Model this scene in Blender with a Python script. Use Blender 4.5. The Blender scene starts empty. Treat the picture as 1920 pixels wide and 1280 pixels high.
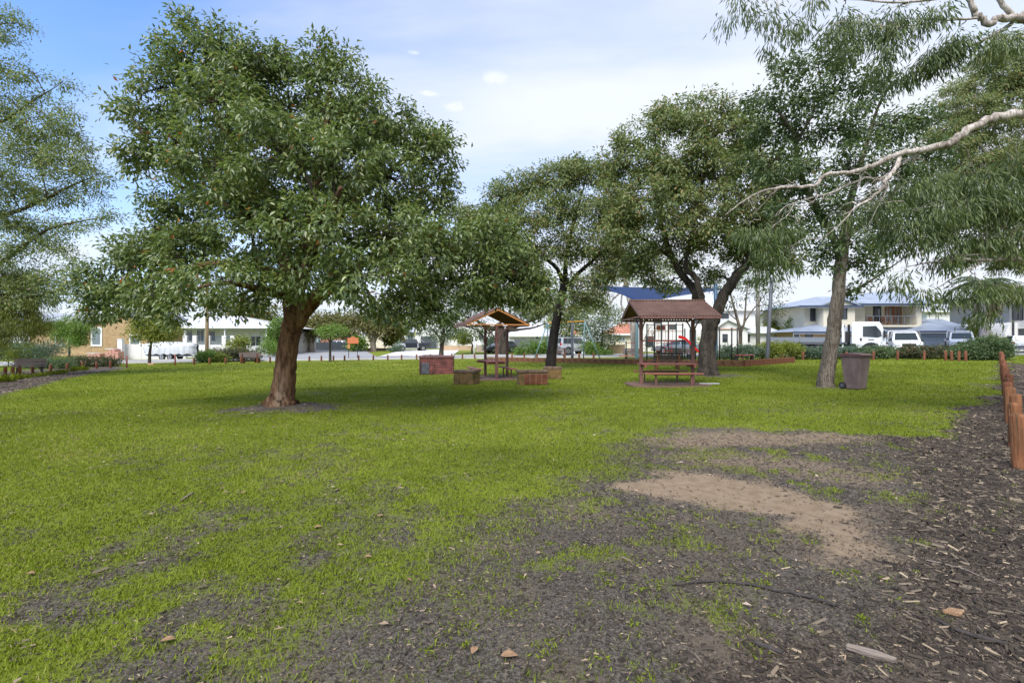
import bpy, math, random
import numpy as np
from mathutils import Vector, Matrix
random.seed(7); RNG = np.random.default_rng(7)
S = bpy.context.scene; COL = S.collection; R = math.radians

# ------------------------------------------------------------------ camera
F = 906.67; HC = 1.53; YH = 640.0            # focal length in px of a 1920 wide frame, eye height, horizon row
cam = bpy.data.cameras.new('camera'); cam.lens = 17.0; cam.sensor_width = 36; cam.clip_start = .05; cam.clip_end = 2000
camo = bpy.data.objects.new('camera', cam); COL.objects.link(camo)
camo.location = (0, 0, HC); camo.rotation_euler = (R(90), 0, 0); S.camera = camo
# ------------------------------------------------------------------ light
SUN_EL, SUN_AZ = R(51), R(205)               # azimuth from +Y clockwise: behind the camera, to the left
sun = bpy.data.lights.new('sun', 'SUN'); sun.energy = 2.1; sun.angle = R(42); sun.color = (1, .95, .88)
suno = bpy.data.objects.new('sun', sun); COL.objects.link(suno)
sd = Vector((math.sin(SUN_AZ)*math.cos(SUN_EL), math.cos(SUN_AZ)*math.cos(SUN_EL), math.sin(SUN_EL)))
suno.rotation_euler = sd.to_track_quat('Z', 'Y').to_euler(); suno.location = (0, 0, 60)
S.view_settings.view_transform = 'Standard'; S.view_settings.look = 'None'
S.view_settings.exposure = 1.43; S.view_settings.gamma = 1
W = bpy.data.worlds.new('World'); S.world = W; W.use_nodes = True
def world():
    nt = W.node_tree; N = nt.nodes; L = nt.links; N.clear()
    def nd(t, **k):
        n = N.new(t)
        for a, b in k.items(): setattr(n, a, b)
        return n
    def mth(op, a, b=None, clamp=False):
        n = nd('ShaderNodeMath', operation=op, use_clamp=clamp)
        for i, v in enumerate((a, b)):
            if v is None: continue
            if isinstance(v, (int, float)): n.inputs[i].default_value = v
            else: L.new(v, n.inputs[i])
        return n.outputs[0]
    tc = nd('ShaderNodeTexCoord'); d = tc.outputs['Generated']
    sep = nd('ShaderNodeSeparateXYZ'); L.new(d, sep.inputs[0]); x, y, z = sep.outputs
    sky = nd('ShaderNodeTexSky', sky_type='NISHITA', sun_disc=False); sky.sun_elevation = SUN_EL; sky.sun_rotation = SUN_AZ
    sky.air_density = 1.0; sky.dust_density = .6; sky.ozone_density = 2.5
    # thin cloud veil laid on a plane high overhead
    zz = mth('ADD', mth('MAXIMUM', z, 0.0), .22)
    cb = nd('ShaderNodeCombineXYZ'); L.new(mth('DIVIDE', x, zz), cb.inputs[0]); L.new(mth('DIVIDE', y, zz), cb.inputs[1])
    mp = nd('ShaderNodeMapping'); mp.inputs['Scale'].default_value = (.55, 1.25, 1); mp.inputs['Rotation'].default_value = (0, 0, R(-20)); mp.inputs['Location'].default_value = (.9, 1.15, 0)
    L.new(cb.outputs[0], mp.inputs[0])
    n1 = nd('ShaderNodeTexNoise'); n1.inputs['Scale'].default_value = 1.1; n1.inputs['Detail'].default_value = 7; n1.inputs['Roughness'].default_value = .52; n1.inputs['Distortion'].default_value = .4
    L.new(mp.outputs[0], n1.inputs['Vector'])
    veil = nd('ShaderNodeMapRange', interpolation_type='SMOOTHSTEP'); L.new(n1.outputs[0], veil.inputs[0]); veil.inputs[1].default_value = .40; veil.inputs[2].default_value = .72
    hz = mth('POWER', mth('SUBTRACT', 1.0, mth('MAXIMUM', z, 0.0), True), 4.2)       # whitening towards the horizon
    side = mth('MULTIPLY', mth('ADD', x, .50, True), .72)                              # the veil thickens to the east
    f = mth('ADD', mth('ADD', mth('MULTIPLY', veil.outputs[0], .55), mth('MULTIPLY', hz, 1.0)), side, True)
    # three small puffs
    n2 = nd('ShaderNodeTexNoise'); n2.inputs['Scale'].default_value = 60; n2.inputs['Detail'].default_value = 5; L.new(d, n2.inputs['Vector'])
    for (px, py, wx, wz) in ((927, 146, .024, .009), (853, 200, .021, .008), (803, 175, .020, .005), (776, 99, .012, .003)):
        v = Vector(((px-960)/F, 1, (YH-py)/F)).normalized()
        ex = mth('DIVIDE', mth('SUBTRACT', x, v.x), wx); ez = mth('DIVIDE', mth('SUBTRACT', z, v.z), wz)
        r = mth('SQRT', mth('ADD', mth('MULTIPLY', ex, ex), mth('MULTIPLY', ez, ez)))
        r = mth('ADD', r, mth('MULTIPLY', mth('SUBTRACT', n2.outputs[0], .5), 2.4))
        m = nd('ShaderNodeMapRange', interpolation_type='SMOOTHSTEP'); L.new(r, m.inputs[0])
        m.inputs[1].default_value = 1.3; m.inputs[2].default_value = -.3; m.inputs[3].default_value = 0; m.inputs[4].default_value = .8
        front = mth('GREATER_THAN', y, 0.0)
        wsp = nd('ShaderNodeMapRange'); L.new(n2.outputs[0], wsp.inputs[0]); wsp.inputs[1].default_value = .3; wsp.inputs[2].default_value = .62
        f = mth('ADD', f, mth('MULTIPLY', mth('MULTIPLY', m.outputs[0], wsp.outputs[0]), front), True)
    mix = nd('ShaderNodeMix', data_type='RGBA'); L.new(f, mix.inputs[0])
    tint = nd('ShaderNodeMix', data_type='RGBA', blend_type='MULTIPLY'); tint.inputs[0].default_value = 1; L.new(sky.outputs[0], tint.inputs[6]); tint.inputs[7].default_value = (.66, .92, 1.22, 1)
    L.new(tint.outputs[2], mix.inputs[6]); mix.inputs[7].default_value = (3.5, 3.7, 4.1, 1)
    bg = nd('ShaderNodeBackground'); bg.inputs[1].default_value = .10; L.new(mix.outputs[2], bg.inputs[0])
    o = nd('ShaderNodeOutputWorld'); L.new(bg.outputs[0], o.inputs[0])
world()

# ------------------------------------------------------------------ terrain and pixel helpers
def tz(x, y): return .012*np.clip(x, -45, 45) + .010*np.clip(np.asarray(y)-50, 0, 60)
def G(px, py):
    """point of the ground seen at a pixel of the 1920x1280 photograph"""
    Y = 20.
    for _ in range(60):
        x = (px-960)/F*Y
        Y = .5*Y + .5*(HC-float(tz(x, Y)))*F/max(py-YH, 4)
    x = (px-960)/F*Y
    return Vector((x, Y, float(tz(x, Y))))
def P(px, py, Y): return Vector(((px-960)/F*Y, Y, HC-(py-YH)/F*Y))
def gz(x, y): return float(tz(x, y))
def hsh(ix, iy, s): 
    v = np.sin(ix*127.1+iy*311.7+s*74.7)*43758.5453
    return v-np.floor(v)
def vn(x, y, s=0):
    ix, iy = np.floor(x), np.floor(y); fx, fy = x-ix, y-iy
    fx = fx*fx*(3-2*fx); fy = fy*fy*(3-2*fy)
    return (hsh(ix, iy, s)*(1-fx)+hsh(ix+1, iy, s)*fx)*(1-fy) + (hsh(ix, iy+1, s)*(1-fx)+hsh(ix+1, iy+1, s)*fx)*fy
def fbm(x, y, s=0, o=4):
    t = 0; a = .5
    for i in range(o): t = t+a*vn(x, y, s+i); x = x*2.03; y = y*2.03; a *= .5
    return t/(1-.5**o)
def sst(e0, e1, v):
    t = np.clip((v-e0)/(e1-e0), 0, 1); return t*t*(3-2*t)
def polysd(x, y, poly):
    """signed distance to a polygon, positive inside"""
    d = np.full(np.shape(x), 1e9); ins = np.zeros(np.shape(x), bool); n = len(poly)
    for i in range(n):
        ax, ay = poly[i]; bx, by = poly[(i+1) % n]
        ex, ey = bx-ax, by-ay; l = ex*ex+ey*ey+1e-9
        t = np.clip(((x-ax)*ex+(y-ay)*ey)/l, 0, 1)
        d = np.minimum(d, np.hypot(x-ax-t*ex, y-ay-t*ey))
        c = ((ay > y) != (by > y)) & (x < (bx-ax)*(y-ay)/(by-ay+1e-12)+ax)
        ins ^= c
    return np.where(ins, d, -d)
def gpoly(pts): return [tuple(G(*p)[:2]) for p in pts]

# ------------------------------------------------------------------ materials
MATS = {}
def nodes(name):
    m = bpy.data.materials.new(name); m.use_nodes = True; nt = m.node_tree
    return m, nt, nt.nodes, nt.links, nt.nodes['Principled BSDF']
def ramp(N, cols, pos=None):
    r = N.new('ShaderNodeValToRGB'); e = r.color_ramp.elements
    n = len(cols); pos = pos or [i/(n-1) for i in range(n)]
    while len(e) < n: e.new(.5)
    for i in range(n): e[i].position = pos[i]; e[i].color = (*cols[i], 1)
    return r
def mat(name, *cols, scale=6, rough=.7, bump=0., metal=0., detail=5, stretch=(1, 1, 1), pos=None, bscale=None, spec=.4, coat=0):
    m, nt, N, L, b = nodes(name)
    b.inputs['Roughness'].default_value = rough; b.inputs['Metallic'].default_value = metal; b.inputs['Specular IOR Level'].default_value = spec
    if coat: b.inputs['Coat Weight'].default_value = coat
    if len(cols) == 1:
        c = cols[0]; cols = [tuple(v*.82 for v in c), c, tuple(min(1, v*1.1) for v in c)]
    tc = N.new('ShaderNodeTexCoord'); mp = N.new('ShaderNodeMapping'); mp.inputs['Scale'].default_value = stretch
    L.new(tc.outputs['Object'], mp.inputs[0])
    nz = N.new('ShaderNodeTexNoise'); nz.inputs['Scale'].default_value = scale; nz.inputs['Detail'].default_value = detail; nz.inputs['Roughness'].default_value = .62
    L.new(mp.outputs[0], nz.inputs['Vector'])
    r = ramp(N, cols, pos or [.3+.4*i/(len(cols)-1) for i in range(len(cols))])
    L.new(nz.outputs[0], r.inputs[0]); L.new(r.outputs[0], b.inputs['Base Color'])
    if bump:
        n2 = N.new('ShaderNodeTexNoise'); n2.inputs['Scale'].default_value = bscale or scale*3; n2.inputs['Detail'].default_value = 6; L.new(mp.outputs[0], n2.inputs['Vector'])
        bp = N.new('ShaderNodeBump'); bp.inputs['Strength'].default_value = bump; bp.inputs['Distance'].default_value = .03
        L.new(n2.outputs[0], bp.inputs['Height']); L.new(bp.outputs[0], b.inputs['Normal'])
    MATS[name] = m; return m
def leafmat(name, cols, trans=.32, rough=.46, pos=None, spec=.5):
    m, nt, N, L, b = nodes(name)
    at = N.new('ShaderNodeAttribute'); at.attribute_name = 'rnd'
    r = ramp(N, cols, pos); L.new(at.outputs['Fac'], r.inputs[0]); L.new(r.outputs[0], b.inputs['Base Color'])
    b.inputs['Roughness'].default_value = rough; b.inputs['Specular IOR Level'].default_value = spec
    t = N.new('ShaderNodeBsdfTranslucent'); hs = N.new('ShaderNodeHueSaturation'); hs.inputs['Value'].default_value = 1.5; hs.inputs['Saturation'].default_value = 1.1
    L.new(r.outputs[0], hs.inputs['Color']); L.new(hs.outputs[0], t.inputs[0])
    mx = N.new('ShaderNodeMixShader'); mx.inputs[0].default_value = trans
    L.new(b.outputs[0], mx.inputs[1]); L.new(t.outputs[0], mx.inputs[2]); L.new(mx.outputs[0], N['Material Output'].inputs[0])
    MATS[name] = m; return m
def brickmat(name, c1, c2, mortar, w=.23, h=.076, ms=.012, wall=True, rough=.85, bump=.5, vary=None):
    m, nt, N, L, b = nodes(name); b.inputs['Roughness'].default_value = rough
    tc = N.new('ShaderNodeTexCoord'); sp = N.new('ShaderNodeSeparateXYZ'); L.new(tc.outputs['Object'], sp.inputs[0])
    ad = N.new('ShaderNodeMath'); L.new(sp.outputs[0], ad.inputs[0]); L.new(sp.outputs[1], ad.inputs[1])
    cb = N.new('ShaderNodeCombineXYZ'); L.new(ad.outputs[0], cb.inputs[0]); L.new(sp.outputs[2], cb.inputs[1])
    bt = N.new('ShaderNodeTexBrick'); bt.inputs['Scale'].default_value = 1; bt.inputs['Brick Width'].default_value = w; bt.inputs['Row Height'].default_value = h
    bt.inputs['Mortar Size'].default_value = ms; bt.inputs['Color1'].default_value = (*c1, 1); bt.inputs['Color2'].default_value = (*c2, 1); bt.inputs['Mortar'].default_value = (*mortar, 1)
    L.new(cb.outputs[0], bt.inputs['Vector'])
    nz = N.new('ShaderNodeTexNoise'); nz.inputs['Scale'].default_value = 3; nz.inputs['Detail'].default_value = 6; L.new(tc.outputs['Object'], nz.inputs['Vector'])
    r = ramp(N, [(.35, .3, .3), (1, 1, 1)] if vary is None else vary, [.36, .58])
    L.new(nz.outputs[0], r.inputs[0])
    mx = N.new('ShaderNodeMix'); mx.data_type = 'RGBA'; mx.blend_type = 'MULTIPLY'; mx.inputs[0].default_value = .75
    L.new(bt.outputs[0], mx.inputs[6]); L.new(r.outputs[0], mx.inputs[7]); L.new(mx.outputs[2], b.inputs['Base Color'])
    bp = N.new('ShaderNodeBump'); bp.inputs['Strength'].default_value = bump; bp.inputs['Distance'].default_value = .02; bp.invert = True
    L.new(bt.outputs['Fac'], bp.inputs['Height']); L.new(bp.outputs[0], b.inputs['Normal'])
    MATS[name] = m; return m
def barkmat(name, cols, scale=3, zs=.22, bump=.9, pos=None):
    m, nt, N, L, b = nodes(name); b.inputs['Roughness'].default_value = .92; b.inputs['Specular IOR Level'].default_value = .15
    tc = N.new('ShaderNodeTexCoord'); mp = N.new('ShaderNodeMapping'); mp.inputs['Scale'].default_value = (1, 1, zs); L.new(tc.outputs['Object'], mp.inputs[0])
    a = N.new('ShaderNodeTexNoise'); a.inputs['Scale'].default_value = scale; a.inputs['Detail'].default_value = 5; L.new(mp.outputs[0], a.inputs['Vector'])
    c = N.new('ShaderNodeTexNoise'); c.inputs['Scale'].default_value = scale*9; c.inputs['Detail'].default_value = 6; c.inputs['Roughness'].default_value = .7; L.new(mp.outputs[0], c.inputs['Vector'])
    r = ramp(N, cols, pos or [.3+.4*i/(len(cols)-1) for i in range(len(cols))]); L.new(a.outputs[0], r.inputs[0])
    r2 = ramp(N, [(.28, .25, .23), (1.15, 1.15, 1.15)], [.38, .58]); L.new(c.outputs[0], r2.inputs[0])
    mx = N.new('ShaderNodeMix'); mx.data_type = 'RGBA'; mx.blend_type = 'MULTIPLY'; mx.inputs[0].default_value = .85
    L.new(r.outputs[0], mx.inputs[6]); L.new(r2.outputs[0], mx.inputs[7]); L.new(mx.outputs[2], b.inputs['Base Color'])
    bp = N.new('ShaderNodeBump'); bp.inputs['Strength'].default_value = bump; bp.inputs['Distance'].default_value = .04; L.new(c.outputs[0], bp.inputs['Height']); L.new(bp.outputs[0], b.inputs['Normal'])
    MATS[name] = m; return m
def corrmat(name, c, pitch=.15, rough=.45, metal=.2, axis=0):
    m, nt, N, L, b = nodes(name); b.inputs['Roughness'].default_value = rough; b.inputs['Metallic'].default_value = metal
    tc = N.new('ShaderNodeTexCoord'); wv = N.new('ShaderNodeTexWave'); wv.bands_direction = 'XYZ'[axis]; wv.inputs['Scale'].default_value = 1/pitch/3.18; L.new(tc.outputs['Object'], wv.inputs['Vector'])
    nz = N.new('ShaderNodeTexNoise'); nz.inputs['Scale'].default_value = .8; nz.inputs['Detail'].default_value = 6; L.new(tc.outputs['Object'], nz.inputs['Vector'])
    r = ramp(N, [tuple(v*.75 for v in c), c], [.35, .65]); L.new(nz.outputs[0], r.inputs[0]); L.new(r.outputs[0], b.inputs['Base Color'])
    bp = N.new('ShaderNodeBump'); bp.inputs['Strength'].default_value = .6; bp.inputs['Distance'].default_value = .03; L.new(wv.outputs[0], bp.inputs['Height']); L.new(bp.outputs[0], b.inputs['Normal'])
    MATS[name] = m; return m

# leaves
leafmat('leaf_marri', [(0.061, 0.093, 0.028), (0.112, 0.16, 0.045), (0.183, 0.227, 0.065), (0.254, 0.266, 0.078), (0.406, 0.133, 0.046)], pos=[0, .35, .7, .985, 1], rough=.33, spec=.6)
leafmat('leaf_olive', [(0.087, 0.126, 0.039), (0.165, 0.216, 0.062), (0.264, 0.294, 0.087), (0.312, 0.195, 0.087)], pos=[0, .45, .9, 1])
leafmat('leaf_bronze', [(0.068, 0.116, 0.037), (0.146, 0.193, 0.06), (0.222, 0.242, 0.08), (0.301, 0.211, 0.091), (0.408, 0.232, 0.112)], pos=[0, .35, .7, .95, 1])
leafmat('leaf_dark', [(0.04, 0.071, 0.026), (0.087, 0.131, 0.044), (0.155, 0.197, 0.065), (0.273, 0.206, 0.091)], pos=[0, .45, .97, 1])
leafmat('leaf_gum', [(0.051, 0.076, 0.021), (0.095, 0.134, 0.034), (0.152, 0.193, 0.053), (0.169, 0.161, 0.058)], pos=[0, .45, .92, 1], rough=.4)
leafmat('leaf_bright', [(0.068, 0.128, 0.022), (0.135, 0.225, 0.033), (0.217, 0.307, 0.045)], rough=.5)
leafmat('leaf_yellow', [(0.102, 0.138, 0.022), (0.189, 0.225, 0.029), (0.29, 0.29, 0.051)], rough=.5)
leafmat('leaf_brown', [(0.083, 0.091, 0.027), (0.15, 0.15, 0.042), (0.24, 0.205, 0.068)], rough=.6)
leafmat('leaf_hedge', [(0.037, 0.067, 0.024), (0.08, 0.126, 0.043), (0.16, 0.21, 0.084)], rough=.4)
leafmat('leaf_silver', [(0.06, 0.102, 0.059), (0.12, 0.174, 0.108), (0.204, 0.252, 0.173)], rough=.5)
leafmat('leaf_redtip', [(0.031, 0.052, 0.02), (0.079, 0.098, 0.035), (0.216, 0.101, 0.058), (0.346, 0.144, 0.094)], pos=[0, .55, .9, 1], rough=.45)
leafmat('dead_leaf', [(0.2, 0.136, 0.088), (0.336, 0.24, 0.16), (0.4, 0.32, 0.24), (0.24, 0.08, 0.04)], trans=.08, rough=.7, pos=[0, .5, .9, 1])
leafmat('grass_blade', [(0.093, 0.117, 0.015), (0.146, 0.188, 0.018), (0.204, 0.252, 0.023), (0.293, 0.268, 0.084)], trans=.22, rough=.7, pos=[0, .4, .93, 1], spec=.12)
leafmat('chip', [(0.022, 0.018, 0.015), (0.062, 0.049, 0.036), (0.162, 0.129, 0.091), (0.299, 0.226, 0.145), (0.461, 0.375, 0.259)], trans=0, rough=.85, pos=[0, .5, .78, .93, 1], spec=.2)
# bark
barkmat('bark_marri', [(.045, .03, .02), (.155, .082, .046), (.235, .135, .078), (.27, .21, .15)], scale=1.6, pos=[.3, .45, .58, .7])
barkmat('bark_black', [(.010, .009, .008), (.022, .019, .017), (.035, .03, .026)])
barkmat('bark_dark', [(.028, .024, .02), (.075, .062, .05), (.12, .10, .082)])
barkmat('bark_grey', [(.07, .06, .048), (.16, .135, .105), (.24, .20, .155)])
barkmat('bark_pale', [(.20, .17, .14), (.42, .37, .32), (.55, .50, .45)], bump=.3)
barkmat('bark_paper', [(.22, .19, .15), (.42, .36, .29), (.52, .46, .38)], bump=.5)
barkmat('twig', [(.045, .035, .028), (.09, .07, .055), (.13, .10, .08)], scale=8)
barkmat('palm_bark', [(.25, .235, .22), (.36, .34, .32), (.42, .40, .38)], zs=3, bump=.4)
# built stuff
mat('post_timber', (.070, .026, .013), (.155, .054, .024), (.21, .086, .038), scale=22, stretch=(1, 1, .07), rough=.85, bump=.6)
mat('post_timber_weathered', (.07, .045, .018), (.19, .072, .028), (.26, .12, .05), scale=16, stretch=(1, 1, .12), rough=.88, bump=.8)
mat('post_maroon', (.26, .085, .08), (.33, .12, .11), rough=.6)
mat('steel_maroon', (.125, .055, .048), (.20, .095, .08), scale=7, rough=.5, bump=.1)
mat('roof_maroon', (.070, .036, .026), (.15, .086, .062), scale=2.2, rough=.6, bump=.08)
mat('steel_orange', (.42, .17, .055), (.52, .23, .075), rough=.55)
mat('timber_red', (.16, .055, .042), (.30, .105, .082), scale=5, stretch=(.3, 3, 3), rough=.6)
mat('timber_grey', (.12, .09, .085), (.24, .185, .18), scale=5, stretch=(.3, 3, 3), rough=.75)
mat('timber_dark', (.03, .022, .02), (.07, .05, .042), scale=5, stretch=(.3, 3, 3), rough=.75)
mat('black_metal', (.02, .02, .022), rough=.5)
mat('block_brown', (.08, .04, .02), (.19, .09, .042), (.27, .14, .07), scale=2.5, rough=.9, bump=.5)
mat('stone_mossy', (.055, .052, .016), (.17, .105, .04), (.29, .165, .075), scale=3.2, rough=.92, bump=.7)
mat('stone_cap', (.05, .04, .028), (.13, .085, .05), (.20, .14, .085), scale=5, rough=.92, bump=.7)
mat('tile_red', (.075, .022, .012), (.15, .045, .02), (.21, .08, .036), scale=4, rough=.5, bump=.15)
mat('mortar', (.32, .21, .13), rough=.9)
brickmat('bbq_brick', (.27, .085, .07), (.17, .05, .042), (.045, .032, .03), vary=[(.25, .2, .2), (1.15, 1.0, .95)])
mat('bbq_top', (.12, .055, .055), (.19, .10, .095), scale=4, rough=.75, bump=.3)
mat('slab', (.10, .058, .038), (.17, .105, .075), scale=3, rough=.9, bump=.2)
mat('bin_plastic', (.075, .052, .05), (.135, .095, .088), (.19, .14, .13), scale=2.5, stretch=(1, 1, .4), rough=.6, bump=.05)
mat('bin_lid', (.07, .035, .034), (.12, .065, .06), scale=5, rough=.5)
mat('rubber', (.018, .018, .019), rough=.75)
mat('teal', (.11, .19, .20), (.15, .25, .26), rough=.45)
mat('yellow', (.55, .28, .04), rough=.5)
mat('pole_blue', (.02, .06, .11), (.028, .08, .14), rough=.45)
mat('pole_grey', (.05, .055, .065), (.09, .095, .11), rough=.5)
mat('pole_timber', (.22, .15, .08), (.34, .25, .13), scale=3, stretch=(1, 1, .15), rough=.85, bump=.3)
mat('pole_timber_grey', (.22, .20, .18), (.36, .33, .30), scale=3, stretch=(1, 1, .15), rough=.85, bump=.3)
mat('slide_red', (.55, .018, .022), rough=.3, spec=.5)
mat('play_green', (.018, .045, .04), rough=.5)
mat('play_red', (.26, .05, .045), rough=.5)
mat('play_orange', (.45, .20, .07), rough=.5)
def sailmat():
    m, nt, N, L, b = nodes('sail'); b.inputs['Base Color'].default_value = (.008, .03, .10, 1); b.inputs['Roughness'].default_value = .8
    t = N.new('ShaderNodeBsdfTranslucent'); t.inputs[0].default_value = (.015, .10, .42, 1); mx = N.new('ShaderNodeMixShader'); mx.inputs[0].default_value = .16
    L.new(b.outputs[0], mx.inputs[1]); L.new(t.outputs[0], mx.inputs[2]); L.new(mx.outputs[0], N['Material Output'].inputs[0]); MATS['sail'] = m
sailmat()
mat('white_wall', (.62, .61, .58), (.72, .71, .69), scale=1.2, rough=.85)
mat('cream_wall', (.60, .545, .42), (.70, .64, .51), scale=1.0, rough=.9, bump=.1)
mat('pale_render', (.55, .53, .49), (.66, .64, .60), scale=1.0, rough=.9)
brickmat('tan_brick', (.45, .30, .15), (.36, .225, .10), (.42, .33, .21), w=.5, h=.17, ms=.02, vary=[(.8, .77, .72), (1.05, 1.05, 1.05)])
brickmat('cream_brick', (.42, .31, .17), (.36, .25, .13), (.40, .32, .22), w=.4, h=.12, vary=[(.8, .77, .72), (1.05, 1.05, 1.05)])
brickmat('red_brick', (.36, .13, .085), (.29, .10, .07), (.36, .24, .19), vary=[(.75, .7, .7), (1.05, 1.05, 1.05)])
mat('stone_wall', (.22, .17, .13), (.40, .33, .26), (.5, .43, .36), scale=5, rough=.9, bump=.5)
mat('tan_fence', (.38, .27, .17), (.46, .33, .21), scale=2, rough=.9)
mat('grey_fence', (.085, .095, .105), (.12, .13, .145), rough=.6)
mat('bluegrey_fence', (.16, .18, .21), (.20, .225, .26), rough=.6)
mat('dark_fence', (.035, .045, .05), (.055, .065, .072), rough=.6)
corrmat('roof_white', (.72, .72, .72)); corrmat('roof_blue', (.34, .39, .48)); corrmat('roof_grey', (.16, .165, .175)); corrmat('roof_lightgrey', (.45, .46, .48))
corrmat('roof_terracotta', (.46, .19, .12), pitch=.3, metal=0, rough=.85)
mat('trim_white', (.75, .75, .74), rough=.5)
mat('trim_dark', (.035, .04, .05), rough=.4)
mat('gutter_navy', (.05, .07, .12), rough=.4)
mat('timber_door', (.27, .10, .04), (.36, .15, .06), scale=4, stretch=(3, 3, .4), rough=.5)
mat('garage_blue', (.10, .135, .185), (.12, .16, .215), rough=.5)
mat('garage_dark', (.07, .08, .095), rough=.5)
mat('glass', (.035, .045, .05), rough=.06, spec=.8)
mat('glass_pale', (.16, .20, .21), rough=.1, spec=.8)
mat('paint_white', (.72, .73, .74), rough=.28, coat=.5)
mat('paint_black', (.022, .027, .034), rough=.25, coat=.7)
mat('paint_silver', (.50, .52, .54), rough=.3, metal=.3, coat=.5)
mat('paint_steel', (.20, .23, .26), rough=.3, metal=.3, coat=.5)
mat('paint_dark', (.055, .065, .075), rough=.28, coat=.6)
mat('chrome', (.55, .55, .56), rough=.25, metal=.9)
mat('lamp_red', (.40, .012, .015), rough=.25)
mat('lamp_clear', (.62, .63, .65), rough=.12, spec=.8)
mat('plate', (.65, .65, .62), rough=.5)
mat('tarp', (.36, .38, .38), (.56, .575, .575), scale=1.5, stretch=(3, 1, .4), rough=.55, bump=.5)
mat('pallet_brick', (.45, .22, .17), (.55, .30, .24), rough=.85)
mat('wrap_plastic', (.68, .67, .66), rough=.35)
mat('sign_orange', (.42, .115, .04), (.52, .17, .06), scale=3, rough=.55)
mat('asphalt', (.21, .21, .215), (.30, .30, .30), scale=3, rough=.95, bump=.2)
mat('concrete', (.48, .46, .43), (.62, .60, .57), scale=1.5, rough=.9, bump=.1)
mat('kerb', (.42, .41, .38), (.52, .50, .47), scale=2, rough=.9)
mat('stick_dark', (.022, .018, .016), (.06, .048, .042), scale=20, rough=.8, bump=.4)
mat('wood_grey', (.13, .10, .08), (.30, .245, .20), scale=14, stretch=(.2, 2, 2), rough=.9, bump=.6)
mat('bark_orange', (.22, .12, .06), (.36, .225, .125), scale=30, rough=.9, bump=.6)
mat('litter_white', (.62, .60, .64), rough=.5)
mat('flower_pot', (.35, .15, .09), rough=.8)

# ------------------------------------------------------------------ mesh builder
class MB:
    def __init__(s): s.v = []; s.f = []
    def quad(s, a, b, c, d): n = len(s.v); s.v += [tuple(a), tuple(b), tuple(c), tuple(d)]; s.f.append((n, n+1, n+2, n+3)); return s
    def box(s, c, d, rz=0, tilt=None):
        x, y, z = (k/2 for k in d); M = Matrix.Rotation(rz, 3, 'Z')
        if tilt: M = M @ Matrix.Rotation(tilt[1], 3, tilt[0])
        n = len(s.v)
        for sz in (-1, 1):
            for sx, sy in ((-1, -1), (1, -1), (1, 1), (-1, 1)):
                s.v.append(tuple(Vector(c)+M @ Vector((sx*x, sy*y, sz*z))))
        s.f += [tuple(n+i for i in q) for q in ((3, 2, 1, 0), (4, 5, 6, 7), (0, 1, 5, 4), (1, 2, 6, 5), (2, 3, 7, 6), (3, 0, 4, 7))]; return s
    def b2(s, p, q): return s.box([(a+b)/2 for a, b in zip(p, q)], [abs(a-b) for a, b in zip(p, q)])
    def prism(s, poly, h0, h1, axis='y'):
        """polygon of (a,b) extruded along axis between h0 and h1; y: (x,z), x: (y,z), z: (x,y)"""
        def mk(a, b, h): return (a, h, b) if axis == 'y' else ((h, a, b) if axis == 'x' else (a, b, h))
        n = len(s.v); k = len(poly)
        s.v += [mk(a, b, h0) for a, b in poly]+[mk(a, b, h1) for a, b in poly]
        s.f += [tuple(range(n, n+k)), tuple(range(n+2*k-1, n+k-1, -1))]+[(n+i, n+k+i, n+k+(i+1) % k, n+(i+1) % k) for i in range(k)]; return s
    def tube(s, pts, rad, n=8, cap=True, wob=0.):
        pts = [Vector(p) for p in pts]; k = len(pts)
        if isinstance(rad, (int, float)): rad = [rad]*k
        b = len(s.v); u = None
        for i in range(k):
            t = (pts[min(i+1, k-1)]-pts[max(i-1, 0)])
            if t.length < 1e-9: t = Vector((0, 0, 1))
            t.normalize()
            if u is None:
                u = t.cross(Vector((0, 1, 0)) if abs(t.y) < .9 else Vector((1, 0, 0))).normalized()
            u = (u-t*u.dot(t)).normalized(); w = t.cross(u)
            for j in range(n):
                a = 2*math.pi*j/n; r = rad[i]
                if wob: r *= 1+wob*(math.sin(3*a+i*.35)+.6*math.sin(5*a+1.3-i*.21)+random.uniform(-.5, .5))
                s.v.append(tuple(pts[i]+(u*math.cos(a)+w*math.sin(a))*r))
        for i in range(k-1):
            for j in range(n):
                s.f.append((b+i*n+j, b+i*n+(j+1) % n, b+(i+1)*n+(j+1) % n, b+(i+1)*n+j))
        if cap: s.f += [tuple(range(b+n-1, b-1, -1)), tuple(range(b+(k-1)*n, b+k*n))]
        return s
    def cyl(s, c, r, h, n=16, axis='z'):
        e = Vector({'x': (h, 0, 0), 'y': (0, h, 0), 'z': (0, 0, h)}[axis])
        return s.tube([Vector(c)-e/2, Vector(c)+e/2], r, n)
    def shift(s, o): s.v = [(x-o[0], y-o[1], z-o[2]) for x, y, z in s.v]; return s
    def build(s, name, m, parent=None, smooth=False, bevel=0):
        me = bpy.data.meshes.new(name); me.from_pydata(s.v, [], s.f); me.update()
        import bmesh
        bm = bmesh.new(); bm.from_mesh(me); bmesh.ops.recalc_face_normals(bm, faces=bm.faces); bm.to_mesh(me); bm.free()
        if smooth: me.polygons.foreach_set('use_smooth', [True]*len(me.polygons))
        me.materials.append(MATS[m] if isinstance(m, str) else m)
        o = bpy.data.objects.new(name, me); COL.objects.link(o)
        if parent: o.parent = parent
        if bevel:
            b = o.modifiers.new('bevel', 'BEVEL'); b.width = bevel; b.segments = 2; b.limit_method = 'ANGLE'; b.angle_limit = R(40)
        return o
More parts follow.
